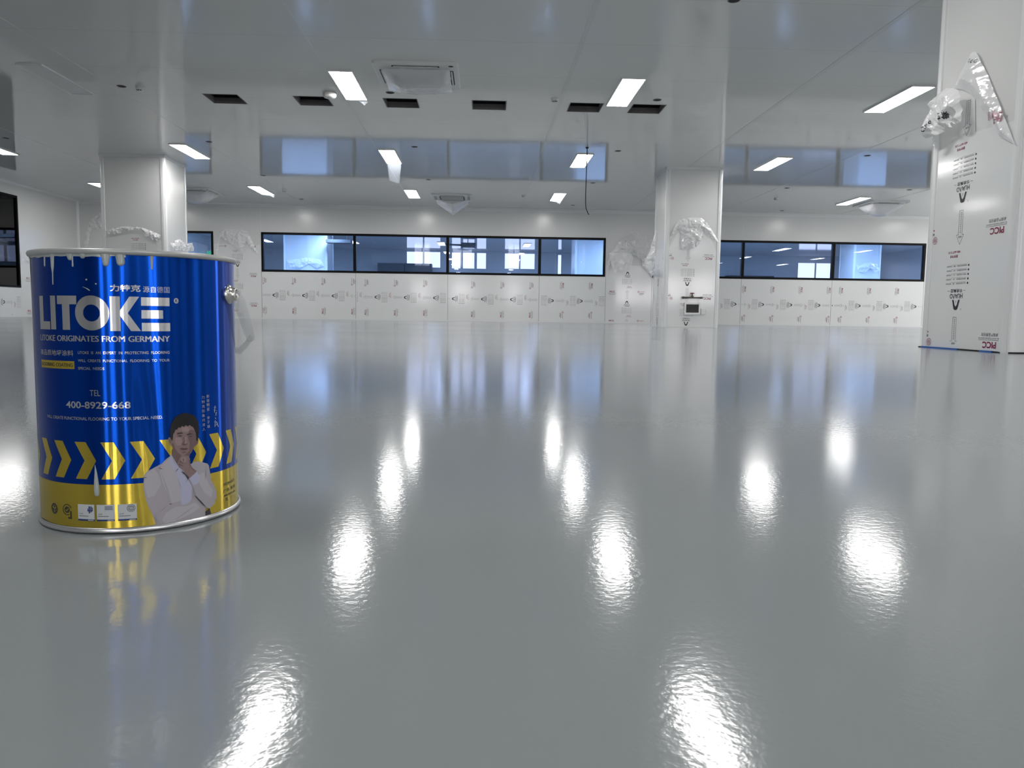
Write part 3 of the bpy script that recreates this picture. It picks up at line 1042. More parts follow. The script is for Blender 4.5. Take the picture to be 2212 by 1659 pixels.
# between the long window and the middle pillar
fB = wall_film(3.305, 4.55, 1.55, 'up', 3.89, .57, 'torn printed film draped between the long window and the middle pillar')
Z6 = (1290, 440, .1688)
o = px_on_y(zoom(*Z6, [(120, 950), (125, 800), (150, 700), (145, 640), (215, 590), (260, 510), (340, 440), (430, 370), (480, 358), (520, 370), (600, 420), (690, 460), (700, 640), (690, 960), (640, 880), (600, 830), (570, 800), (560, 720), (480, 670), (430, 650), (300, 640), (180, 660), (165, 760)]), YB)
mb = MB(); flap_mesh(mb, o, PW, .026, .034, 9, 22, .02, .05); mb.build('crumpled_flap', M['crumple'], fB)
o = px_on_y(zoom(*Z6, [(145, 640), (240, 628), (340, 625), (430, 640), (460, 690), (440, 780), (410, 840), (340, 860), (270, 858), (220, 885), (180, 780)]), YB - .1)
mb = MB(); flap_mesh(mb, o, lambda u, v, w: (u, YB - .1 - w, v), .028, .014, 7, 23, .0, .02)
for txt, u0, u1, v0, v1, mi in (('HUAΛO', 3.78, 3.94, 1.60, 1.635, 1),):
    pass
mb.build('folded_flap', M['crumple'], fB)
# behind the left pillar
fC = wall_film(-10.52, -9.60, 1.40, 'down', -9.9, .9, 'torn printed film on the back wall just left of the left pillar')
o = px_on_y(zoom(150, 320, .1492, [(225, 1440), (240, 1330), (270, 1150), (320, 1040), (400, 980), (470, 930), (520, 1100), (500, 1200), (450, 1180), (390, 1160), (330, 1180), (300, 1300), (285, 1430)]), YB)
mb = MB(); flap_mesh(mb, o, PW, .026, .028, 10, 24, .02, .03); mb.build('crumpled_flap', M['crumple'], fC)


# left wall films
def left_wall_film(y0, y1, z1, label, turn, c, first):
    X = XL + .003
    root = film(label, [(X, y0, .032), (X, y1, .032), (X, y1, z1), (X, y0, z1)], (X, (y0 + y1) / 2, 0))
    e = X + .0015
    if turn == 'up':
        film_marks('printed_marks', root, lambda a, b: (e, c + a, b), y0 - c + .02, y1 - c - .02, .04, z1 - .02, first)
    else:
        film_marks('printed_marks', root, lambda a, b: (e, b, c - a), c - z1 + .01, c - .04, y0 + .01, y1 - .01, first)
    return root


fD = left_wall_film(18.11, 19.9, 1.42, 'torn printed film on the left wall beside the dark window', 'up', 18.78, .62)
o = [(18.12, 1.44), (18.3, 1.50), (18.75, 1.53), (19.5, 1.56), (19.85, 1.48), (19.5, 1.42), (18.9, 1.40), (18.6, 1.33), (18.42, 1.24), (18.3, 1.30), (18.14, 1.26)]
mb = MB(); flap_mesh(mb, o, lambda u, v, w: (XL + .006 + w, u, v), .025, .015, 10, 25); mb.build('crumpled_flap', M['crumple'], fD)
left_wall_film(14.0, 18.10, .655, 'printed film on the left wall under the dark window', 'cw', .33, 17.45)

# --- left pillar
Y0 = LC[2] + .008


def PL(u, v, w): return (u, Y0 - .002 - w, v)


root = film('torn printed film on the front of the left pillar, above the paint pail', [(LC[0] + .09, Y0, .005), (LC[1] - .09, Y0, .005), (LC[1] - .09, Y0, 1.45), (-6.05, Y0, 1.56), (-6.45, Y0, 1.58), (LC[0] + .09, Y0, 1.50)], (-6.4, Y0, 0))
film_marks('printed_marks', root, lambda a, b: (-6.31 - a, Y0 - .0015, -b), -.42, .42, -1.53, -.02, -1.124)
o = px_on_y(zoom(150, 320, .1492, [(512, 1165), (590, 1190), (630, 1160), (680, 1150), (750, 1140), (880, 1132), (1000, 1145), (1060, 1150), (1200, 1205), (1340, 1265), (1305, 1310), (1265, 1355), (1190, 1330), (1120, 1290), (1080, 1240), (1050, 1190), (980, 1178), (900, 1190), (790, 1200), (720, 1245), (640, 1250), (610, 1195), (590, 1250), (515, 1270)]), Y0)
mb = MB(); flap_mesh(mb, o, PL, .014, .016, 16, 31, .0, .02); mb.build('crumpled_flap', M['crumple'], root)
X1 = LC[1] - .008
root = film('crumpled printed film on the right side of the left pillar', [(X1, LC[2] + .09, .005), (X1, LC[3] - .09, .005), (X1, LC[3] - .09, 1.32), (X1, LC[2] + .09, 1.36)], (X1, 14.9, 0))
film_marks('printed_marks', root, lambda a, b: (X1 + .0015, 14.95 - a, -b), -.38, .38, -1.28, -.02, -1.124)
o = [((q := at_x(*p, X1)).y, q.z) for p in zoom(150, 320, .1492, [(1450, 1465), (1445, 1370), (1500, 1340), (1560, 1318), (1610, 1340), (1660, 1400), (1700, 1375), (1750, 1370), (1765, 1430), (1770, 1490), (1700, 1500), (1640, 1490), (1540, 1480)])]
mb = MB(); flap_mesh(mb, o, lambda u, v, w: (X1 + .003 + w, u, v), .018, .026, 13, 32, .02, .03); mb.build('crumpled_flap', M['crumple'], root)

# --- middle pillar
Y0c = CC[2] + .008
root = film('printed film on the front of the middle pillar with a dome-shaped torn top', [(CC[0] + .085, Y0c, .005), (CC[1] - .085, Y0c, .005), (CC[1] - .085, Y0c, 1.45), (4.25, Y0c, 1.8), (3.97, Y0c, 1.95), (3.7, Y0c, 1.85), (CC[0] + .085, Y0c, 1.5)], (3.96, Y0c, 0))
film_marks('printed_marks', root, lambda a, b: (3.88 - a, Y0c - .0015, -b), -.53, .36, -1.6, -.02, -.825)
o = px_on_y(zoom(*Z6, [(905, 480), (935, 410), (965, 340), (1000, 270), (1040, 215), (1130, 185), (1190, 180), (1250, 178), (1330, 185), (1390, 240), (1450, 320), (1500, 400), (1550, 500), (1500, 475), (1420, 420), (1350, 370), (1345, 440), (1310, 500), (1260, 560), (1180, 585), (1060, 590), (1058, 520), (1060, 450), (1075, 400), (1030, 310), (1000, 340), (950, 420)]), Y0c)
mb = MB(); flap_mesh(mb, o, lambda u, v, w: (u, Y0c - .003 - w, v), .020, .026, 10, 33, .03, .05); mb.build('crumpled_flap', M['crumple'], root)
X0c = CC[0] + .008
root = film('crumpled printed film on the left side of the middle pillar', [(X0c, CC[2] + .09, .005), (X0c, CC[3] - .09, .005), (X0c, CC[3] - .09, 1.5), (X0c, CC[2] + .09, 1.5)], (X0c, 15, 0))
film_marks('printed_marks', root, lambda a, b: (X0c - .0015, 15.02 + a, -b), -.38, .38, -1.4, -.02, -.825)
# the loose end swings out from the pillar side
o = px_on_y(zoom(*Z6, [(655, 640), (680, 560), (700, 480), (725, 410), (750, 350), (790, 325), (835, 380), (830, 440), (790, 500), (780, 560), (775, 600), (765, 700), (745, 780), (735, 850), (700, 935), (660, 880), (610, 800), (570, 790), (600, 740), (625, 690)]), 15.35)
mb = MB(); flap_mesh(mb, o, lambda u, v, w: (min(u, X0c - .002), 15.35 - w, v), .020, .032, 10, 34, .0, .03); mb.build('crumpled_flap', M['crumple'], root)

# --- right pillar: long printed face, seen obliquely
X0r = RC[0] + .008
AC0 = 5.375
root = film('printed film on the left face of the large right pillar with a big peeled-off flap', [(X0r, RC[2] + .085, .008), (X0r, RC[3] - .085, .008), (X0r, RC[3] - .085, 1.45), (X0r, 5.47, 1.5), (X0r, 5.44, 1.75), (X0r, 5.31, 1.75), (X0r, 5.28, 1.5), (X0r, RC[2] + .085, 1.48)], (X0r, 5.3, 0))
film_marks('printed_marks', root, lambda a, b: (X0r - .0012, AC0 + a, -b), RC[2] + .06 - AC0, RC[3] - .075 - AC0, -1.74, -.012, -.317, 1.0, lambda a, b: b > -1.5 or abs(a) < .06)


def px_on_x(pts, X): return [((q := at_x(*p, X)).y, q.z) for p in pts]


main = [(2097, 112), (2103, 112), (2110, 120), (2118, 140), (2129, 165), (2140, 190), (2151, 215), (2160, 240), (2169, 262), (2176, 280), (2183, 296), (2190, 312), (2175, 304), (2155, 294), (2146, 280), (2138, 266), (2127, 248), (2113, 228), (2100, 212), (2088, 200), (2075, 193), (2064, 191), (2055, 192), (2060, 180), (2066, 166), (2076, 146), (2085, 128), (2091, 116)]
o = px_on_x(main, X0r - .03)


def PR(u, v, w): return (X0r - .002 - w, u, v)


mb = MB(); out1 = flap_mesh(mb, o, PR, .012, .008, 7, 41, .006, .028); mbA = mb
clump = [(2055, 190), (2068, 191), (2080, 195), (2084, 210), (2084, 232), (2088, 250), (2086, 264), (2074, 269), (2064, 264), (2070, 254), (2074, 244), (2064, 250), (2062, 262), (2070, 276), (2056, 272), (2046, 284), (2036, 300), (2024, 316), (2023, 306), (2030, 292), (2020, 296), (2008, 299), (2003, 290), (2006, 272), (2014, 252), (2022, 236), (2020, 226), (2026, 213), (2036, 204), (2046, 194)]
o = px_on_x(clump, X0r - .06)
mb = MB(); out2 = flap_mesh(mb, o, lambda u, v, w: (X0r - .06 - w, u, v), .009, .028, 9, 43, .0, .05)
mbB = mb


def on_flap(polys, u0, u1, v0, v1, out, X, mi):
    """print a little lettering on the folded film"""
    for p in polys:
        q = [(u0 + (u1 - u0) * x, v0 + (v1 - v0) * y) for x, y in p]
        (mbA if out is out1 else mbB).poly([(X - out(a, b) - .003, a, b) for a, b in q], mi + 1)


for s, p0, p1, out, X, mi in (('C', (2091, 129), (2096, 134), out1, X0r - .002, 1), ('c', (2098, 130), (2102, 135), out1, X0r - .002, 1), ('C', (2104, 129), (2109, 134), out1, X0r - .002, 1), ('团', (2148, 245), (2162, 262), out1, X0r - .002, 3), ('险任责', (2133, 262), (2150, 236), out1, X0r - .002, 3), ('C', (2011, 276), (2018, 284), out2, X0r - .06, 0), ('2,', (2020, 270), (2027, 277), out2, X0r - .06, 0), ('o', (2030, 262), (2035, 267), out2, X0r - .06, 0), ('奥集', (2050, 246), (2062, 256), out2, X0r - .06, 0)):
    sh = .03 if out is out1 else 0
    a = at_x(*p0, X - sh); c = at_x(*p1, X - sh)
    polys, (xa, xb, ya, yb) = text2d(s, .02)
    polys = [[((x - xa) / (xb - xa), (y - ya) / (yb - ya)) for x, y in pp] for pp in polys]
    on_flap(polys, a.y, c.y, max(a.z, c.z), min(a.z, c.z), out, X, mi)
mbA.build('peeled_flap', [M['crumple']] + FILM_INKS, root)
mbB.build('crumpled_clump', [M['crumple']] + FILM_INKS, root)
Y0r = RC[2] + .008
root = film('printed film on the front face of the right pillar, cut by the photo edge', [(RC[0] + .085, Y0r, .008), (RC[1] - .085, Y0r, .008), (RC[1] - .085, Y0r, 1.2), (RC[0] + .085, Y0r, 1.2)], (4, Y0r, 0))
film_marks('printed_marks', root, lambda a, b: (4.02 - a, Y0r - .0012, -b), -.45, .45, -1.15, -.012, -.317)

# tape along the foot of the right pillar
for y0, y1, m, lab in ((5.30, 5.74, 'tape_blue', 'longer blue masking tape strip at the foot of the right pillar'), (4.93, 5.05, 'tape_blue', 'short blue masking tape strip at the near foot of the right pillar')):
    mb = MB(); mb.box((RC[0] - .014, y0, 0), (RC[0] + .004, y1, .009)); tag(mb.build('masking_tape', M[m], None, (RC[0], y0, 0)), lab, 'tape', 'blue masking tape pieces')
mb = MB(); mb.box((RC[0] - .006, RC[2] + .06, 0), (RC[0] + .012, RC[3], .006)); mb.box((RC[0] + .02, RC[2] - .006, 0), (RC[1], RC[2] + .012, .008))
struct(mb.build('pillar_gap_dark', M['black']), 'black strip drawn for the darkness of the gap at the right pillar foot')  # black strips put in for the darkness of the gap

# ================================================================== ON THE MIDDLE PILLAR
yb = Y0c - .004
t = thing('control_panel', 'white wall panel with a black screen on the middle pillar', 'control panel', (3.98, yb, .36))
mb = MB(); mb.box((3.835, yb - .05, .253), (4.125, yb, .468)); mb.build('housing', M['white_plastic'], t)
mb = MB()
for a, bb in (((3.832, .250), (4.128, .282)), ((3.832, .44), (4.128, .472)), ((3.832, .282), (3.858, .44)), ((4.102, .282), (4.128, .44))):
    mb.box((a[0], yb - .058, a[1]), (bb[0], yb - .05, bb[1]))
mb.build('bezel', M['trim'], t)
mb = MB(); mb.poly([(3.858, yb - .0515, .282), (4.102, yb - .0515, .282), (4.102, yb - .053, .44), (3.858, yb - .053, .44)])
mb.build('screen', M['screen'], t)
t = thing('switch_box', 'small switch under a clear cover right of the control panel', 'switch', (4.19, yb, .31))
mb = MB(); mb.box((4.145, yb - .02, .250), (4.235, yb, .372)); mb.build('back_plate', M['white_plastic'], t)
mb = MB(); mb.rbox((4.152, yb - .045, .258), (4.232, yb - .02, .355), .012); mb.build('clear_cover', M['clear_box'], t)
mb = MB(); mb.tube([(4.236, yb - .03, .36), (4.25, yb - .035, .33), (4.25, yb - .035, .28), (4.238, yb - .03, .255)], .004, 6); mb.build('hinge_rod', M['clear_box'], t)
t = thing('valve_pipe', 'dull horizontal gas pipe with a red handwheel above the control panel', 'pipe', (3.96, yb, .567))
mb = MB(); mb.tube([(3.775, yb - .06, .566), (4.175, yb - .06, .568)], .014, 12)
for x, r in ((3.80, .022), (3.86, .018), (4.14, .019)):
    mb.tube([(x - .02, yb - .06, .567), (x + .02, yb - .06, .567)], r, 12)
mb.tube([(3.80, yb - .06, .567), (3.80, yb, .567)], .012, 8); mb.tube([(4.13, yb - .06, .567), (4.13, yb, .567)], .012, 8)
mb.build('pipe_run', M['brass'], t)
mb = MB(); mb.lathe([(.035, 0), (.03, .02), (.014, .04), (.010, .07)], (3.965, yb - .06, .572), n=16); mb.build('valve_body', M['brass'], t)
mb = MB(); mb.lathe([(.008, .0), (.036, .004), (.040, .013), (.036, .022), (.008, .024)], (3.965, yb - .06, .636), n=20); mb.build('handwheel', M['red_wheel'], t)

# ================================================================== ROOM BEHIND THE WINDOWS
t = thing('exit_sign', 'small lit green sign seen through the window above the pail rim', 'sign', (-12.0 + 3.0, 30, 2.5))
q = at_y(454, 546, 30)
mb = MB(); mb.box((q.x - .11, 30, q.z - .06), (q.x + .11, 30.03, q.z + .06)); mb.build('lit_face', M['exit_green'], t)
mb = MB(); mb.box((q.x - .13, 30.03, q.z - .08), (q.x + .13, 30.06, q.z + .08)); mb.box((q.x - .01, 30.035, q.z + .08), (q.x + .01, 30.055, CEIL)); mb.build('housing', M['white_plastic'], t)
t = thing('hanging_duct', 'dark duct hanging from the ceiling behind the third pane', 'duct', (-.5, 30, 2.8))
mb = MB(); mb.box((-.85, 29.8, 2.76), (-.30, 30.3, 2.92)); mb.build('duct_box', M['grey_plastic'], t)
mb = MB(); mb.tube([(-1.6, 30, 2.85), (-.85, 30, 2.84)], .035, 10); mb.tube([(-.6, 30, 2.9), (-.6, 30, CEIL)], .015, 6); mb.build('pipe', M['grey_plastic'], t)
t = thing('hanging_duct', 'dark duct at the ceiling behind the leftmost pane', 'duct', (-5, 26.9, 2.7))
mb = MB(); a = at_y(706, 521, 26.9); c = at_y(760, 529, 26.9)
mb.box((-5.40, 26.8, 2.57), (-4.55, 27.2, 2.68)); mb.build('duct_box', M['grey_plastic'], t)
mb = MB(); mb.tube([(-5.2, 27, 2.68), (-5.2, 27, CEIL)], .015, 6); mb.tube([(-4.7, 27, 2.68), (-4.7, 27, CEIL)], .015, 6); mb.build('hanger_rod', M['grey_plastic'], t)
t = thing('tall_cabinet', 'dark cabinet against the far wall behind the second pane', 'cabinet', (-3.4, 34.2, 0))
mb = MB(); mb.box((-4.6, 33.95, 0), (-2.25, 34.6, 2.36)); mb.build('body', mat('slate_cabinet', (.10, .12, .14), .4), t)
mb = MB(); mb.box((-3.45, 33.93, .1), (-3.43, 33.95, 2.3)); mb.build('door_gap', M['dark'], t)
t = thing('low_cabinet', 'dark low cabinet top seen through the pane right of the middle pillar', 'cabinet', (12, 34, 0))
mb = MB(); mb.box((10.9, 33.95, 0), (12.95, 34.55, 2.05)); mb.build('body', mat('black_cabinet', (.02, .022, .025), .4), t)
mb = MB(); mb.box((11.9, 33.935, .1), (11.92, 33.95, 2.0)); mb.build('door_gap', M['dark'], t)
# torn film on the pillar seen through the panes
for x0, x1, zt2, seed, lab in ((-6.85, -5.55, 2.0, 51, 'torn film on the pillar behind the leftmost pane'), (13.36, 14.24, 2.15, 52, 'torn film on the pillar behind the rightmost pane')):
    Yp = 27.3 + .006
    rt = film(lab, [(x0, Yp, .1), (x1, Yp, .1), (x1, Yp, zt2 - .2), (x0, Yp, zt2 - .1)], ((x0 + x1) / 2, Yp, 0))
    w = x1 - x0
    o = [(x0, zt2 - .02), (x0 + .25 * w, zt2 + .02), (x0 + .55 * w, zt2 + .08), (x0 + .9 * w, zt2 + .02), (x1, zt2 - .2), (x0 + .8 * w, zt2 - .28), (x0 + .6 * w, zt2 - .12), (x0 + .35 * w, zt2 - .3), (x0 + .1 * w, zt2 - .25)]
    mb = MB(); flap_mesh(mb, o, lambda u, v, w2: (u, Yp - .003 - w2, v), .03, .026, 8, seed, .02, .04); mb.build('crumpled_flap', M['crumple'], rt)

# ================================================================== THE PAINT PAIL
BX, BY, BR, BH = -.355, .809, .0932, .2642
pail = thing('paint_pail', 'blue and gold printed paint pail with grey drips standing on the floor', 'paint pail', (BX, BY, 0))


def brad(th, z):
    """radius of the slightly dented tin (th in degrees, 0 faces -Y, + to the right)"""
    t = math.radians(th)
    d = .00022 * math.sin(5 * t + 1.0) + .00016 * math.sin(11 * t + .6)
    d -= .0011 * math.exp(-((th - 24 + (z - .13) * 40) / 5.0) ** 2) * math.exp(-((z - .10) / .075) ** 2)
    d -= .0004 * math.exp(-((th - 47) / 3.0) ** 2) + .0004 * math.exp(-((th - 66) / 3.0) ** 2)
    return BR + d


def cylp(th, z, e=0.0):
    r = brad(th, z) + e
    t = math.radians(th)
    return (BX + r * math.sin(t), BY - r * math.cos(t), z)


def cyl(px, py):
    """where a line of sight meets the pail: (degrees, height)"""
    d = ray(px, py)
    a = d.x ** 2 + d.y ** 2; bq = -2 * (d.x * BX + d.y * BY); cc = BX * BX + BY * BY - BR * BR
    D = max(0, bq * bq - 4 * a * cc)
    t = (-bq - math.sqrt(D)) / (2 * a)
    P = CAMP + d * t
    return math.degrees(math.atan2(P.x - BX, -(P.y - BY))), P.z


Z0, Z1 = .0035, BH - .004
N = 180
mb = MB()
zs = [Z0 + (Z1 - Z0) * k / 24 for k in range(25)]
vs = [cylp(i * 2, z) for z in zs for i in range(N)]
mb.mesh(vs, [(j * N + i, j * N + (i + 1) % N, (j + 1) * N + (i + 1) % N, (j + 1) * N + i) for j in range(24) for i in range(N)], 0, True)
mb.build('body', M['tin_blue'], pail)
mb = MB(); mb.lathe([(BR - .001, .003), (BR + .0018, .0005), (BR + .0026, .0022), (BR + .0022, .0046), (BR + .0004, .0056)], (BX, BY, 0), n=96)
mb.lathe([(.0001, .003), (BR, .003)], (BX, BY, 0), n=64); mb.build('bottom_seam', M['bare_tin'], pail)
mb = MB(); mb.lathe([(BR + .0002, BH - .0052), (BR + .0026, BH - .0046), (BR + .0034, BH - .002), (BR + .0026, BH - .0002), (BR, BH + .0004), (BR - .003, BH - .0006), (BR - .003, BH - .03), (BR - .003, .02)], (BX, BY, 0), n=120); mb.build('rim', M['rim'], pail)
mb = MB(); mb.lathe([(.0001, BH - .05), (BR - .003, BH - .05)], (BX, BY, 0), n=64); mb.build('paint_surface', M['drip'], pail)


# printed art wrapped on the tin
def clip_strip(poly, lo, hi):
    for side, lim in ((0, lo), (1, hi)):
        out = []
        for i in range(len(poly)):
            p, q = poly[i - 1], poly[i]
            ip = p[0] >= lim if side == 0 else p[0] <= lim
            iq = q[0] >= lim if side == 0 else q[0] <= lim
            if ip != iq:
                t = (lim - p[0]) / (q[0] - p[0])
                out.append((lim, p[1] + t * (q[1] - p[1])))
            if iq: out.append(q)
        poly = out
        if len(poly) < 3: return []
    return poly


def wrap(mb, polys, mi=0, e=.00012, step=2.0, zstep=None):
    for p in polys:
        a = min(x for x, _ in p); c = max(x for x, _ in p)
        k = math.floor(a / step)
        while k * step < c:
            q = clip_strip(p, k * step, (k + 1) * step)
            if len(q) >= 3:
                mb.poly([cylp(x, z, e) for x, z in q], mi, False)
            k += 1


# gold band
mb = MB()
GT = .0468
n2 = 180
vs = [cylp(i * 2, z, .00008) for z in (.0052, .012, .02, .03, .04, GT) for i in range(n2)]
mb.mesh(vs, [(j * n2 + i, j * n2 + (i + 1) % n2, (j + 1) * n2 + (i + 1) % n2, (j + 1) * n2 + i) for j in range(5) for i in range(n2)], 0, True)
mb.build('gold_band', M['tin_yellow'], pail)
# chevrons all round
mb = MB()
for k in range(23):
    x = -45.2 + 15.55 * k
    up = [(x, .0867), (x + 7.1, .0867), (x + 12.9, .0693), (x + 6.0, .0693)]
    dn = [(x + 6.0, .0693), (x + 12.9, .0693), (x + 7.1, .0519), (x, .0519)]
    wrap(mb, [up, dn], 0, .00010)
mb.build('chevron_band', M['tin_yellow'], pail)
# big lettering
mb = MB()
mm = .001


def P2(pts): return tess([(x, z * mm) for x, z in pts])


wrap(mb, P2([(-39.9, 221.2), (-35.3, 221.2), (-35.3, 197.7), (-28.9, 197.7), (-28.9, 190.2), (-39.9, 190.2)]))
wrap(mb, P2([(-28.1, 221.4), (-23.9, 221.4), (-23.9, 190.4), (-28.1, 190.4)]))
wrap(mb, P2([(-22.5, 221.5), (-9.4, 221.5), (-9.5, 213.7), (-14.0, 213.7), (-14.0, 190.3), (-19.0, 190.3), (-19.0, 213.7), (-22.5, 213.7)]))
O = []
for i in range(40):
    t0, t1 = 2 * PI * i / 40, 2 * PI * (i + 1) / 40
    O.append([(-.9 + r * a, (206.0 + s * bb) * mm) for r, s, a, bb in ((4.7, 7.7, math.cos(t0), math.sin(t0)), (9.6, 15.9, math.cos(t0), math.sin(t0)), (9.6, 15.9, math.cos(t1), math.sin(t1)), (4.7, 7.7, math.cos(t1), math.sin(t1)))])
wrap(mb, O)
wrap(mb, P2([(9.1, 221.4), (14.2, 221.4), (14.2, 208.6), (19.1, 221.4), (24.1, 221.4), (18.1, 206.3), (24.6, 189.8), (19.5, 189.8), (14.2, 203.6), (14.2, 189.8), (9.0, 189.8)]))
for zt_, zb_, xr in ((221.0, 213.2, 40.1), (209.2, 201.4, 36.4), (197.4, 189.7, 40.1)):
    wrap(mb, P2([(25.1, zt_), (xr, zt_), (xr, zb_), (25.0, zb_)]))
mb.build('big_lettering', M['tin_silver'], pail)
# small lettering
mb = MB()
T = lambda s, a, c, z0, z1, bold=0.0, mi=0, e=.00012: wrap(mb, text_in(s, a, c, z0 * mm, z1 * mm, bold), mi, e)
T('力特克', 9.4, 25.0, 225.8, 232.2, .03)
T('源自德国', 26.2, 40.3, 225.5, 231.2, -.004)
for dx in (-.14, 0, .14):
    T('LITOKE ORIGINATES FROM GERMANY', -40.1 + dx, 39.6 + dx, 179.8, 185.2)
T('高品质地坪涂料', -40.7, -12.6, 166.3, 171.6, .008)
wrap(mb, rect(-40.6, -12.2, .1543, .1616), 1, .00010)
T('FLOORING COATING', -39.8, -13.2, 156.2, 159.6, .012, 2, .0002)
T('LITOKE  IS  AN  EXPERT  IN  PROTECTING  FLOORING', -9.7, 39.3, 168.4, 171.0, .010)
T('WILL  CREATE  FUNCTIONAL  FLOORING  TO  YOUR', -9.8, 39.3, 161.1, 163.6, .010)
T('SPECIAL  NEEDS', -9.9, 5.1, 153.9, 156.5, .010)
T('TEL', -3.4, 2.4, 129.9, 135.3, -.002)
T('400-8929-668', -18.8, 18.0, 118.0, 124.6, .018)
T('WILL CREATE FUNCTIONAL FLOORING TO YOUR SPECIAL NEED.', -36.0, 34.7, 107.1, 110.0, .010)
for i, ch in enumerate('力特克形象代言人'):
    T(ch, 58.6, 60.8, 122.9 - i * 4.55, 125.9 - i * 4.55)
for i, ch in enumerate('影视明星 李子雄'):
    if ch != ' ': T(ch, 62.2, 64.4, 123.3 - i * 4.3, 126.3 - i * 4.3)
# autograph strokes
for p, q in (((67.6, 113), (70.2, 112)), ((69, 114.5), (68.3, 108)), ((67.4, 110.5), (70.4, 109.4)), ((68.2, 107.5), (70.0, 106.8)), ((70, 108), (69.4, 104.4)), ((68.8, 102.5), (69.4, 101)), ((67.6, 98.5), (70.2, 97)), ((68.8, 99.8), (68.4, 93.2)), ((69.8, 98.4), (71.4, 92.6)), ((70.6, 96.6), (69.2, 94.2))):
    wrap(mb, line2((p[0], p[1] * mm), (q[0], q[1] * mm), .35 * 1.0) if False else [[(p[0] - .22, p[1] * mm), (p[0] + .22, p[1] * mm), (q[0] + .22, q[1] * mm), (q[0] - .22, q[1] * mm)]])
# registered mark
sc = 1 / (BR * PI / 180)          # degrees per metre along the tin
c0 = (44.0, .2184)
wrap(mb, [[(c0[0] + .0023 * sc * math.cos(2 * PI * i / 20), c0[1] + .0026 * math.sin(2 * PI * i / 20)) for i in range(20)]])
T('R', c0[0] - .7, c0[0] + .7, 216.9, 219.9, .01, 3, .0002)
# maker's address on the gold
for s, a, c, z0, z1 in (('力特克涂料有限公司', 74.6, 91.0, 29.8, 33.0), ('广东·东莞', 74.8, 92.0, 22.9, 26.4), ('400-8929-668', 75.4, 92.0, 18.4, 20.6), ('TEL', 77.2, 80.5, 13.6, 16.8)):
    T(s, a, c, z0, z1, .008, 2, .0002)
mb.build('small_lettering', [M['tin_silver'], M['tin_yellow'], M['tin_dark'], M['tin_navy']], pail)

# round icons and small cards on the gold band
mb = MB()


def circ(cx, cz, r0, r1, a0=0, a1=360, mi=0, e=.00018, n=28):
    wrap(mb, [[(cx + (x) * sc, cz + y) for x, y in p] for p in ring(0, 0, r0, r1, n, a0, a1)], mi, e)


circ(-32.3, .0205, .0034, .0052)
for k in range(3):
    a = 90 + 120 * k
    tri = [(.0034 * math.cos(math.radians(a - 38)), .0034 * math.sin(math.radians(a - 38))), (.0034 * math.cos(math.radians(a + 38)), .0034 * math.sin(math.radians(a + 38))), (.0012 * math.cos(math.radians(a + 38)), .0012 * math.sin(math.radians(a + 38))), (.0012 * math.cos(math.radians(a - 38)), .0012 * math.sin(math.radians(a - 38)))]
    wrap(mb, [[(-32.3 + x * sc, .0205 + y) for x, y in tri]], 0, .00018)
circ(-21.2, .0214, .0046, .0054, 20, 300); circ(-21.2, .0214, .0001, .0031)
wrap(mb, [[(-21.2 + x * sc, .0214 + y) for x, y in p] for p in line2((-.0015, 0), (-.0004, -.0013), .0009) + line2((-.0006, -.0013), (.0019, .0015), .0009)], 1, .00026)
wrap(mb, [[(-21.2 + x * sc, .0214 + y) for x, y in p] for p in rect(.0036, .0052, -.0085, -.001) + rect(.001, .0052, -.0085, -.0068)], 0, .00018)
for a, c in ((-13.5, -3.3), (-1.9, 7.9), (9.6, 19.5)):
    wrap(mb, rect(a, c, .0122, .0278), 2, .00014)
    wrap(mb, rect(a, c, .0122, .0138), 3, .00020)
    wrap(mb, text_in('品质保证'[:2], a + .8, a + 3.2, .0182, .0195), 0, .0002)
    wrap(mb, rect(a + .6, a + 6.6, .0165, .0170), 0, .0002)
    wrap(mb, rect(c - 3.9, c - .6, .0127, .0133), 2, .00026)
for x0_, x1_, z0_, z1_ in ((-6.7, -5.9, .0195, .0262), (-5.6, -4.9, .0205, .0262), (-7.4, -6.9, .0212, .024), (-4.7, -4.2, .0215, .0252), (-6.9, -4.4, .0218, .0226)):
    wrap(mb, rect(x0_, x1_, z0_, z1_), 3, .0002)
for zz in (.0233, .0246, .0259):
    wrap(mb, rect(2.6, 7.0, zz - .0003, zz + .0003), 3, .0002)
circ(16.6, .0238, .0031, .0036, mi=4); circ(16.6, .0238, .0019, .0023, mi=4)
for dz in (-.0015, 0, .0015):
    wrap(mb, rect(15.2, 18.0, .0238 + dz - .00025, .0238 + dz + .00025), 4, .0002)
mb.build('quality_marks', [M['tin_dark'], M['tin_yellow'], M['tin_card'], M['tin_navy'], M['ink_grey']], pail)

# printed portrait: a person in a pale jacket, hand at chin
mb = MB()
PM = ['p_jacket', 'p_jacket2', 'p_jacket3', 'p_line', 'p_shirt', 'p_skin', 'p_skin2', 'p_skin3', 'p_hair', 'p_lip']
lay = [0]


def pic(mname, pts):
    lay[0] += 1
    q = [cyl(280 + x * .16273, 880 + y * .16273) for x, y in pts]
    q = [(a, max(.0053, z)) for a, z in q]
    wrap(mb, tess(q), PM.index(mname), .00022 + .000012 * lay[0], 1.5)


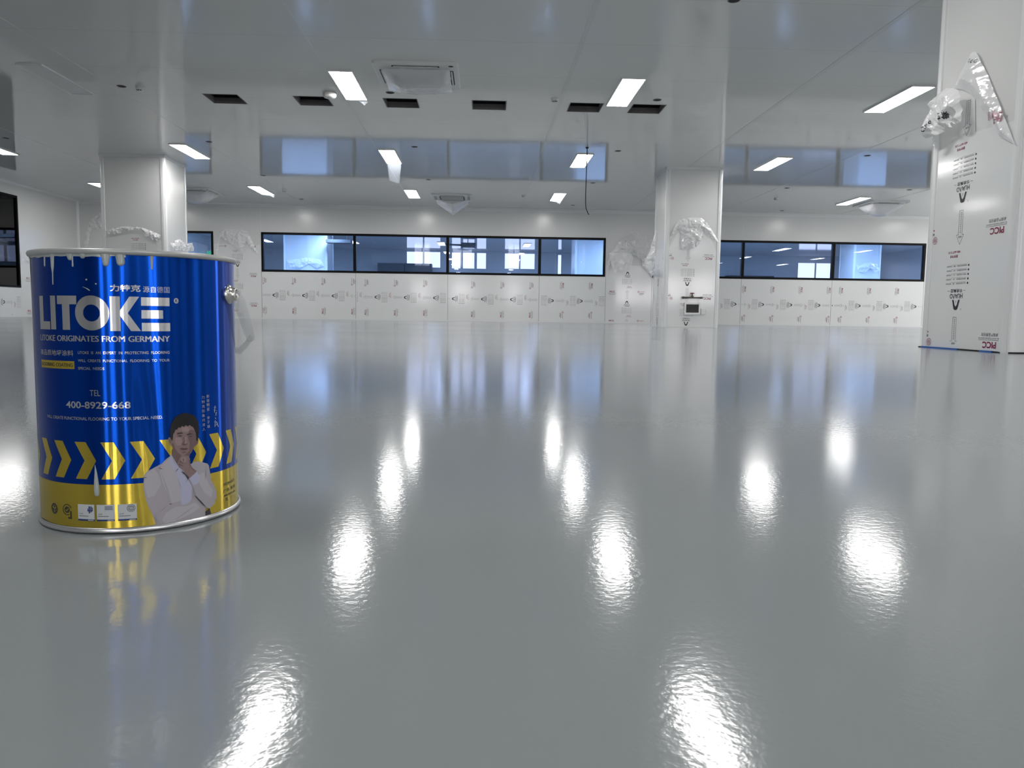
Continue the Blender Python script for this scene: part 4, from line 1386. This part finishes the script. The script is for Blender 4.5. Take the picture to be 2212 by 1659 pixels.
pic('p_line', [(1000, 1390), (1060, 1340), (1085, 1420), (1090, 1490), (960, 1480)])
pic('p_jacket', [(545, 640), (480, 690), (420, 750), (330, 800), (235, 850), (195, 900), (185, 1000), (190, 1110), (210, 1200), (240, 1300), (290, 1400), (320, 1470), (345, 1560), (390, 1600), (600, 1580), (800, 1530), (1000, 1450), (1000, 1400), (1010, 1330), (1060, 1340), (1120, 1280), (1145, 1190), (1145, 1110), (1120, 1040), (1080, 960), (1065, 860), (1050, 770), (1030, 745), (930, 720), (870, 718), (800, 760), (640, 700)])
pic('p_jacket3', [(420, 770), (500, 700), (545, 660), (600, 830), (640, 960), (670, 1080), (680, 1240), (560, 1270), (500, 1130), (440, 1000), (400, 870)])
pic('p_jacket3', [(230, 870), (330, 815), (390, 900), (420, 1020), (330, 1180), (240, 1200), (200, 1080), (200, 930)])
pic('p_shirt', [(545, 640), (560, 620), (640, 740), (700, 850), (790, 980), (830, 1040), (820, 1230), (760, 1290), (690, 1290), (680, 1200), (665, 1060), (640, 950), (610, 850), (520, 720)])
pic('p_skin2', [(560, 560), (560, 640), (620, 740), (660, 800), (760, 760), (800, 640), (780, 560)])
pic('p_skin', [(555, 400), (555, 480), (575, 560), (600, 600), (640, 635), (700, 650), (770, 645), (815, 610), (850, 540), (870, 500), (885, 400), (880, 320), (840, 260), (760, 240), (660, 250), (590, 300)])
pic('p_skin', [(600, 330), (640, 255), (720, 225), (800, 225), (860, 262), (875, 340), (780, 320), (680, 300)])
pic('p_skin', [(548, 400), (520, 398), (508, 420), (515, 460), (535, 500), (556, 510)])
pic('p_skin2', [(890, 430), (915, 430), (905, 480), (870, 515), (868, 500)])
pic('p_skin2', [(545, 420), (528, 418), (522, 435), (532, 470), (548, 480)])
pic('p_skin2', [(790, 300), (860, 300), (885, 380), (870, 500), (845, 550), (810, 610), (770, 645), (720, 650), (790, 580), (800, 480), (775, 400)])
pic('p_skin2', [(560, 480), (575, 560), (600, 600), (640, 635), (700, 650), (640, 600), (600, 540), (580, 470)])
pic('p_skin3', [(610, 400), (680, 400), (700, 460), (670, 510), (620, 500), (600, 450)])
pic('p_skin3', [(690, 270), (770, 260), (800, 300), (770, 330), (700, 320)])
pic('p_skin3', [(738, 390), (758, 385), (765, 470), (745, 490), (735, 470)])
pic('p_hair', [(540, 405), (531, 345), (536, 275), (552, 215), (580, 165), (600, 135), (640, 104), (690, 84), (735, 72), (790, 82), (850, 104), (892, 150), (914, 215), (921, 300), (914, 390), (903, 450), (888, 440), (884, 385), (876, 340), (858, 292), (838, 258), (815, 250), (800, 232), (772, 252), (748, 236), (722, 258), (696, 246), (672, 272), (648, 264), (628, 296), (606, 296), (592, 335), (578, 350), (574, 400), (566, 446), (550, 425)])
pic('p_skin2', [(630, 335), (690, 325), (715, 345), (700, 350), (650, 350), (625, 362)])
pic('p_skin2', [(755, 355), (800, 340), (845, 352), (840, 362), (800, 356), (760, 366)])
pic('p_hair', [(632, 344), (690, 334), (712, 350), (690, 346), (636, 356)])
pic('p_hair', [(760, 360), (800, 345), (842, 356), (800, 357), (764, 370)])
pic('p_skin2', [(630, 372), (665, 362), (705, 376), (690, 390), (645, 388)])
pic('p_skin2', [(770, 380), (805, 368), (840, 380), (825, 396), (785, 396)])
pic('p_line', [(642, 378), (672, 370), (700, 380), (672, 385)])
pic('p_line', [(782, 386), (808, 378), (834, 386), (808, 392)])
pic('p_skin2', [(705, 395), (722, 400), (718, 450), (695, 480), (700, 500), (745, 505), (770, 490), (765, 475), (745, 488), (722, 482), (730, 440)])
pic('p_line', [(700, 492), (722, 490), (745, 498), (722, 502)])
pic('p_lip', [(660, 545), (700, 536), (725, 542), (750, 537), (782, 548), (760, 562), (720, 570), (685, 562)])
pic('p_line', [(660, 546), (720, 548), (782, 549), (720, 554)])
pic('p_skin2', [(690, 590), (760, 588), (740, 604), (705, 604)])
# arm, cuff, hand
pic('p_line', [(680, 850), (720, 860), (790, 930), (770, 960), (735, 1005), (775, 960), (740, 900)])
pic('p_jacket', [(790, 940), (840, 900), (890, 850), (960, 830), (1040, 820), (1080, 960), (1120, 1040), (1145, 1110), (1145, 1190), (1120, 1280), (1060, 1340), (1010, 1330), (940, 1240), (880, 1180), (850, 1080), (810, 1000)])
pic('p_jacket3', [(900, 900), (980, 860), (1040, 1000), (1100, 1100), (1080, 1200), (990, 1130), (930, 1020)])
pic('p_shirt', [(790, 945), (850, 890), (890, 850), (940, 950), (900, 1010), (840, 1030)])
pic('p_skin', [(680, 645), (720, 640), (780, 645), (800, 680), (805, 750), (830, 800), (890, 845), (850, 890), (800, 935), (760, 900), (720, 840), (670, 800), (640, 770), (632, 740), (650, 700), (668, 660)])
pic('p_skin3', [(690, 665), (735, 655), (760, 690), (740, 730), (700, 720), (680, 700)])
pic('p_skin2', [(668, 700), (700, 735), (740, 745), (700, 748), (655, 728)])
pic('p_skin2', [(655, 740), (690, 765), (720, 775), (690, 778), (645, 765)])
pic('p_skin2', [(780, 680), (798, 700), (802, 760), (830, 805), (880, 850), (840, 830), (795, 770)])
pic('p_skin2', [(700, 690), (712, 730), (720, 690), (712, 670)])
# folded forearm
pic('p_jacket', [(350, 1420), (420, 1370), (500, 1300), (600, 1280), (720, 1290), (860, 1230), (900, 1260), (980, 1340), (1000, 1400), (1000, 1450), (800, 1530), (600, 1580), (420, 1600), (360, 1560)])
pic('p_jacket3', [(480, 1400), (600, 1320), (760, 1310), (870, 1260), (930, 1330), (800, 1420), (620, 1500), (480, 1540), (430, 1500)])
for a, c, w in (((185, 930), (240, 935), 8), ((380, 800), (445, 823), 9), ((420, 870), (560, 1270), 5), ((525, 1283), (565, 1280), 9), ((400, 1390), (495, 1300), 7), ((860, 1170), (1010, 1320), 16), ((880, 1180), (1000, 1325), 12), ((600, 1490), (880, 1300), 7), ((310, 1440), (420, 1570), 6), ((1000, 960), (1010, 800), 5), ((850, 1080), (835, 1230), 6), ((640, 960), (690, 1100), 5), ((560, 660), (620, 790), 5), ((610, 850), (650, 800), 9)):
    d = Vector((c[0] - a[0], c[1] - a[1])).normalized(); nx, ny = -d.y * w / 2, d.x * w / 2
    pic('p_jacket2' if w < 8 else 'p_line', [(a[0] + nx * .4, a[1] + ny * .4), ((a[0] + c[0]) / 2 + nx, (a[1] + c[1]) / 2 + ny), (c[0], c[1]), ((a[0] + c[0]) / 2 - nx, (a[1] + c[1]) / 2 - ny), (a[0] - nx * .4, a[1] - ny * .4)])
o = mb.build('printed_portrait', [M[k] for k in PM], pail)
o['label'] = 'printed picture of a dark-haired person in a pale jacket, hand at chin'

# drips of grey paint over the side
def drip(prof, wave=0.0):
    """prof: (degrees centre, height z, half width in m) from top to bottom"""
    mb = MB()
    rows = []
    K = 10
    pts = []
    for i in range(len(prof) - 1):
        for s in range(4):
            t = s / 4
            pts.append(tuple(prof[i][k] * (1 - t) + prof[i + 1][k] * t for k in range(3)))
    pts.append(prof[-1])
    zb_, hw = pts[-1][1], pts[-1][2]
    for k in range(1, 7):                      # rounded tip
        a = PI / 2 * k / 6
        pts.append((pts[len(pts) - 1][0] if k == 1 else pts[-1][0], zb_ - hw * math.sin(a), max(hw * math.cos(a), .00004)))
    for th, z, w in pts:
        row = []
        for j in range(K + 1):
            u = -1 + 2 * j / K
            hgt = math.sqrt(max(0, 1 - u * u)) * min(.0022, w * .75)
            row.append(cylp(th + u * w * sc, z, -.0002 + hgt))
        rows.append(row)
    vs = [p for r in rows for p in r]
    mb.mesh(vs, [(i * (K + 1) + j, i * (K + 1) + j + 1, (i + 1) * (K + 1) + j + 1, (i + 1) * (K + 1) + j) for i in range(len(rows) - 1) for j in range(K)], 0, True)
    mb.build('paint_drip', M['drip'], pail)


TOPZ = BH - .004
drip([(-31.5, TOPZ, .0014), (-31.8, .256, .0011), (-32.0, .249, .0010)])
drip([(-24.5, TOPZ, .0036), (-24.8, .256, .0022), (-25.0, .248, .0018), (-25.1, .242, .0008), (-25.3, .232, .0007)])
drip([(-12.6, TOPZ, .0056), (-12.5, .259, .0046), (-12.3, .2560, .0028)])
drip([(-10.9, TOPZ, .0010), (-10.9, .252, .0008), (-10.9, .2485, .0010)])
drip([(-4.9, TOPZ, .0042), (-4.8, .259, .0030), (-4.7, .2575, .0026)])
drip([(7.4, TOPZ, .0066), (7.6, .259, .0050), (7.8, .2545, .0034), (7.7, .2510, .0028)])
drip([(14.6, TOPZ, .0052), (15.0, .258, .0038), (15.3, .2525, .0036)])
drip([(31.2, TOPZ, .0022), (31.2, .256, .0014), (31.1, .2475, .0010)])
drip([(-2.0, .0655, .0003), (-1.7, .058, .0013), (-1.6, .050, .0022), (-1.5, .042, .0027), (-1.5, .0380, .0024)])
drip([(-3.1, .2368, .0009), (-3.1, .2362, .0009)]); drip([(2.1, .2330, .0009), (2.1, .2325, .0009)])
mb = MB(); wrap(mb, tess([(-5.6, .2298), (-3.5, .2283), (-1.6, .2262), (-.9, .2262), (-2.0, .2280), (-4.2, .2293)]), 0, .0005); mb.build('paint_splash', M['drip'], pail)
# smear of paint below the rim
mb = MB()
pts = []
for i in range(-60, 19):
    pts.append((i * 1.0, TOPZ - .0032 - .0018 * noise.noise(Vector((i * .12, 4, 0)))))
poly = [(-60, TOPZ)] + pts + [(19, TOPZ)]
wrap(mb, [[pts[i], pts[i + 1], (pts[i + 1][0], TOPZ), (pts[i][0], TOPZ)] for i in range(len(pts) - 1)], 0, .0006, 1.0)
mb.build('paint_smear', M['drip'], pail)

# ears and strap handle
for th, zz in ((87.5, .2265), (267.5, .2265)):
    t = math.radians(th)
    nrm = Vector((math.sin(t), -math.cos(t), 0)); tan = Vector((math.cos(t), math.sin(t), 0)); c = Vector(cylp(th, zz))
    mb = MB()
    prof = [(.0098, -.0008), (.0100, .0012), (.0088, .0026), (.0072, .0028), (.0066, .0075), (.0052, .0088), (.0046, .0080), (.0040, .0050), (.0001, .0048)]
    K = 28
    vs = [c + nrm * h + (tan * math.cos(2 * PI * i / K) + Vector((0, 0, 1)) * math.sin(2 * PI * i / K)) * r for r, h in prof for i in range(K)]
    mb.mesh(vs, [(j * K + i, j * K + (i + 1) % K, (j + 1) * K + (i + 1) % K, (j + 1) * K + i) for j in range(len(prof) - 1) for i in range(K)], 0, True)
    mb.build('handle_ear', M['chrome'], pail)
# translucent strap: from the ear out and down behind the pail
c = Vector(cylp(87.5, .2265, .006))
wp = [(87.5, 508, 634), (95, 517, 652), (104, 527, 682), (113, 536, 712), (122, 541, 730)]
mb = MB()


def pt_at(th, px, py):
    """point on the vertical plane through the pail axis at angle th that lies on the line of sight"""
    t = math.radians(th); nr = Vector((math.cos(t), math.sin(t), 0))
    d = ray(px, py)
    k = nr.dot(Vector((BX, BY, 0)) - CAMP) / nr.dot(d)
    return CAMP + d * k


strap = [pt_at(*w) for w in wp]
mb.tube([c] + strap, [.0045, .0058, .0066, .0066, .0062, .0050], 12, 0, .9)
low = [strap[-1]] + [pt_at(th, px, py) for th, px, py in ((130, 532, 744), (140, 518, 757))]
r_ = math.hypot(low[-1].x - BX, low[-1].y - BY)
zl = low[-1].z
for th in (150, 165, 180, 195, 210, 225, 240, 255):
    t = math.radians(th); s = (th - 150) / 105
    z = zl * (1 - s) + .20 * s
    low.append(Vector((BX + (BR + .016) * math.sin(t), BY - (BR + .016) * math.cos(t), z)))
low.append(Vector(cylp(267.5, .2265, .006)))
mb.tube(low, .0040, 10, 0, .6)
o = mb.build('strap_handle', M['strap'], pail)
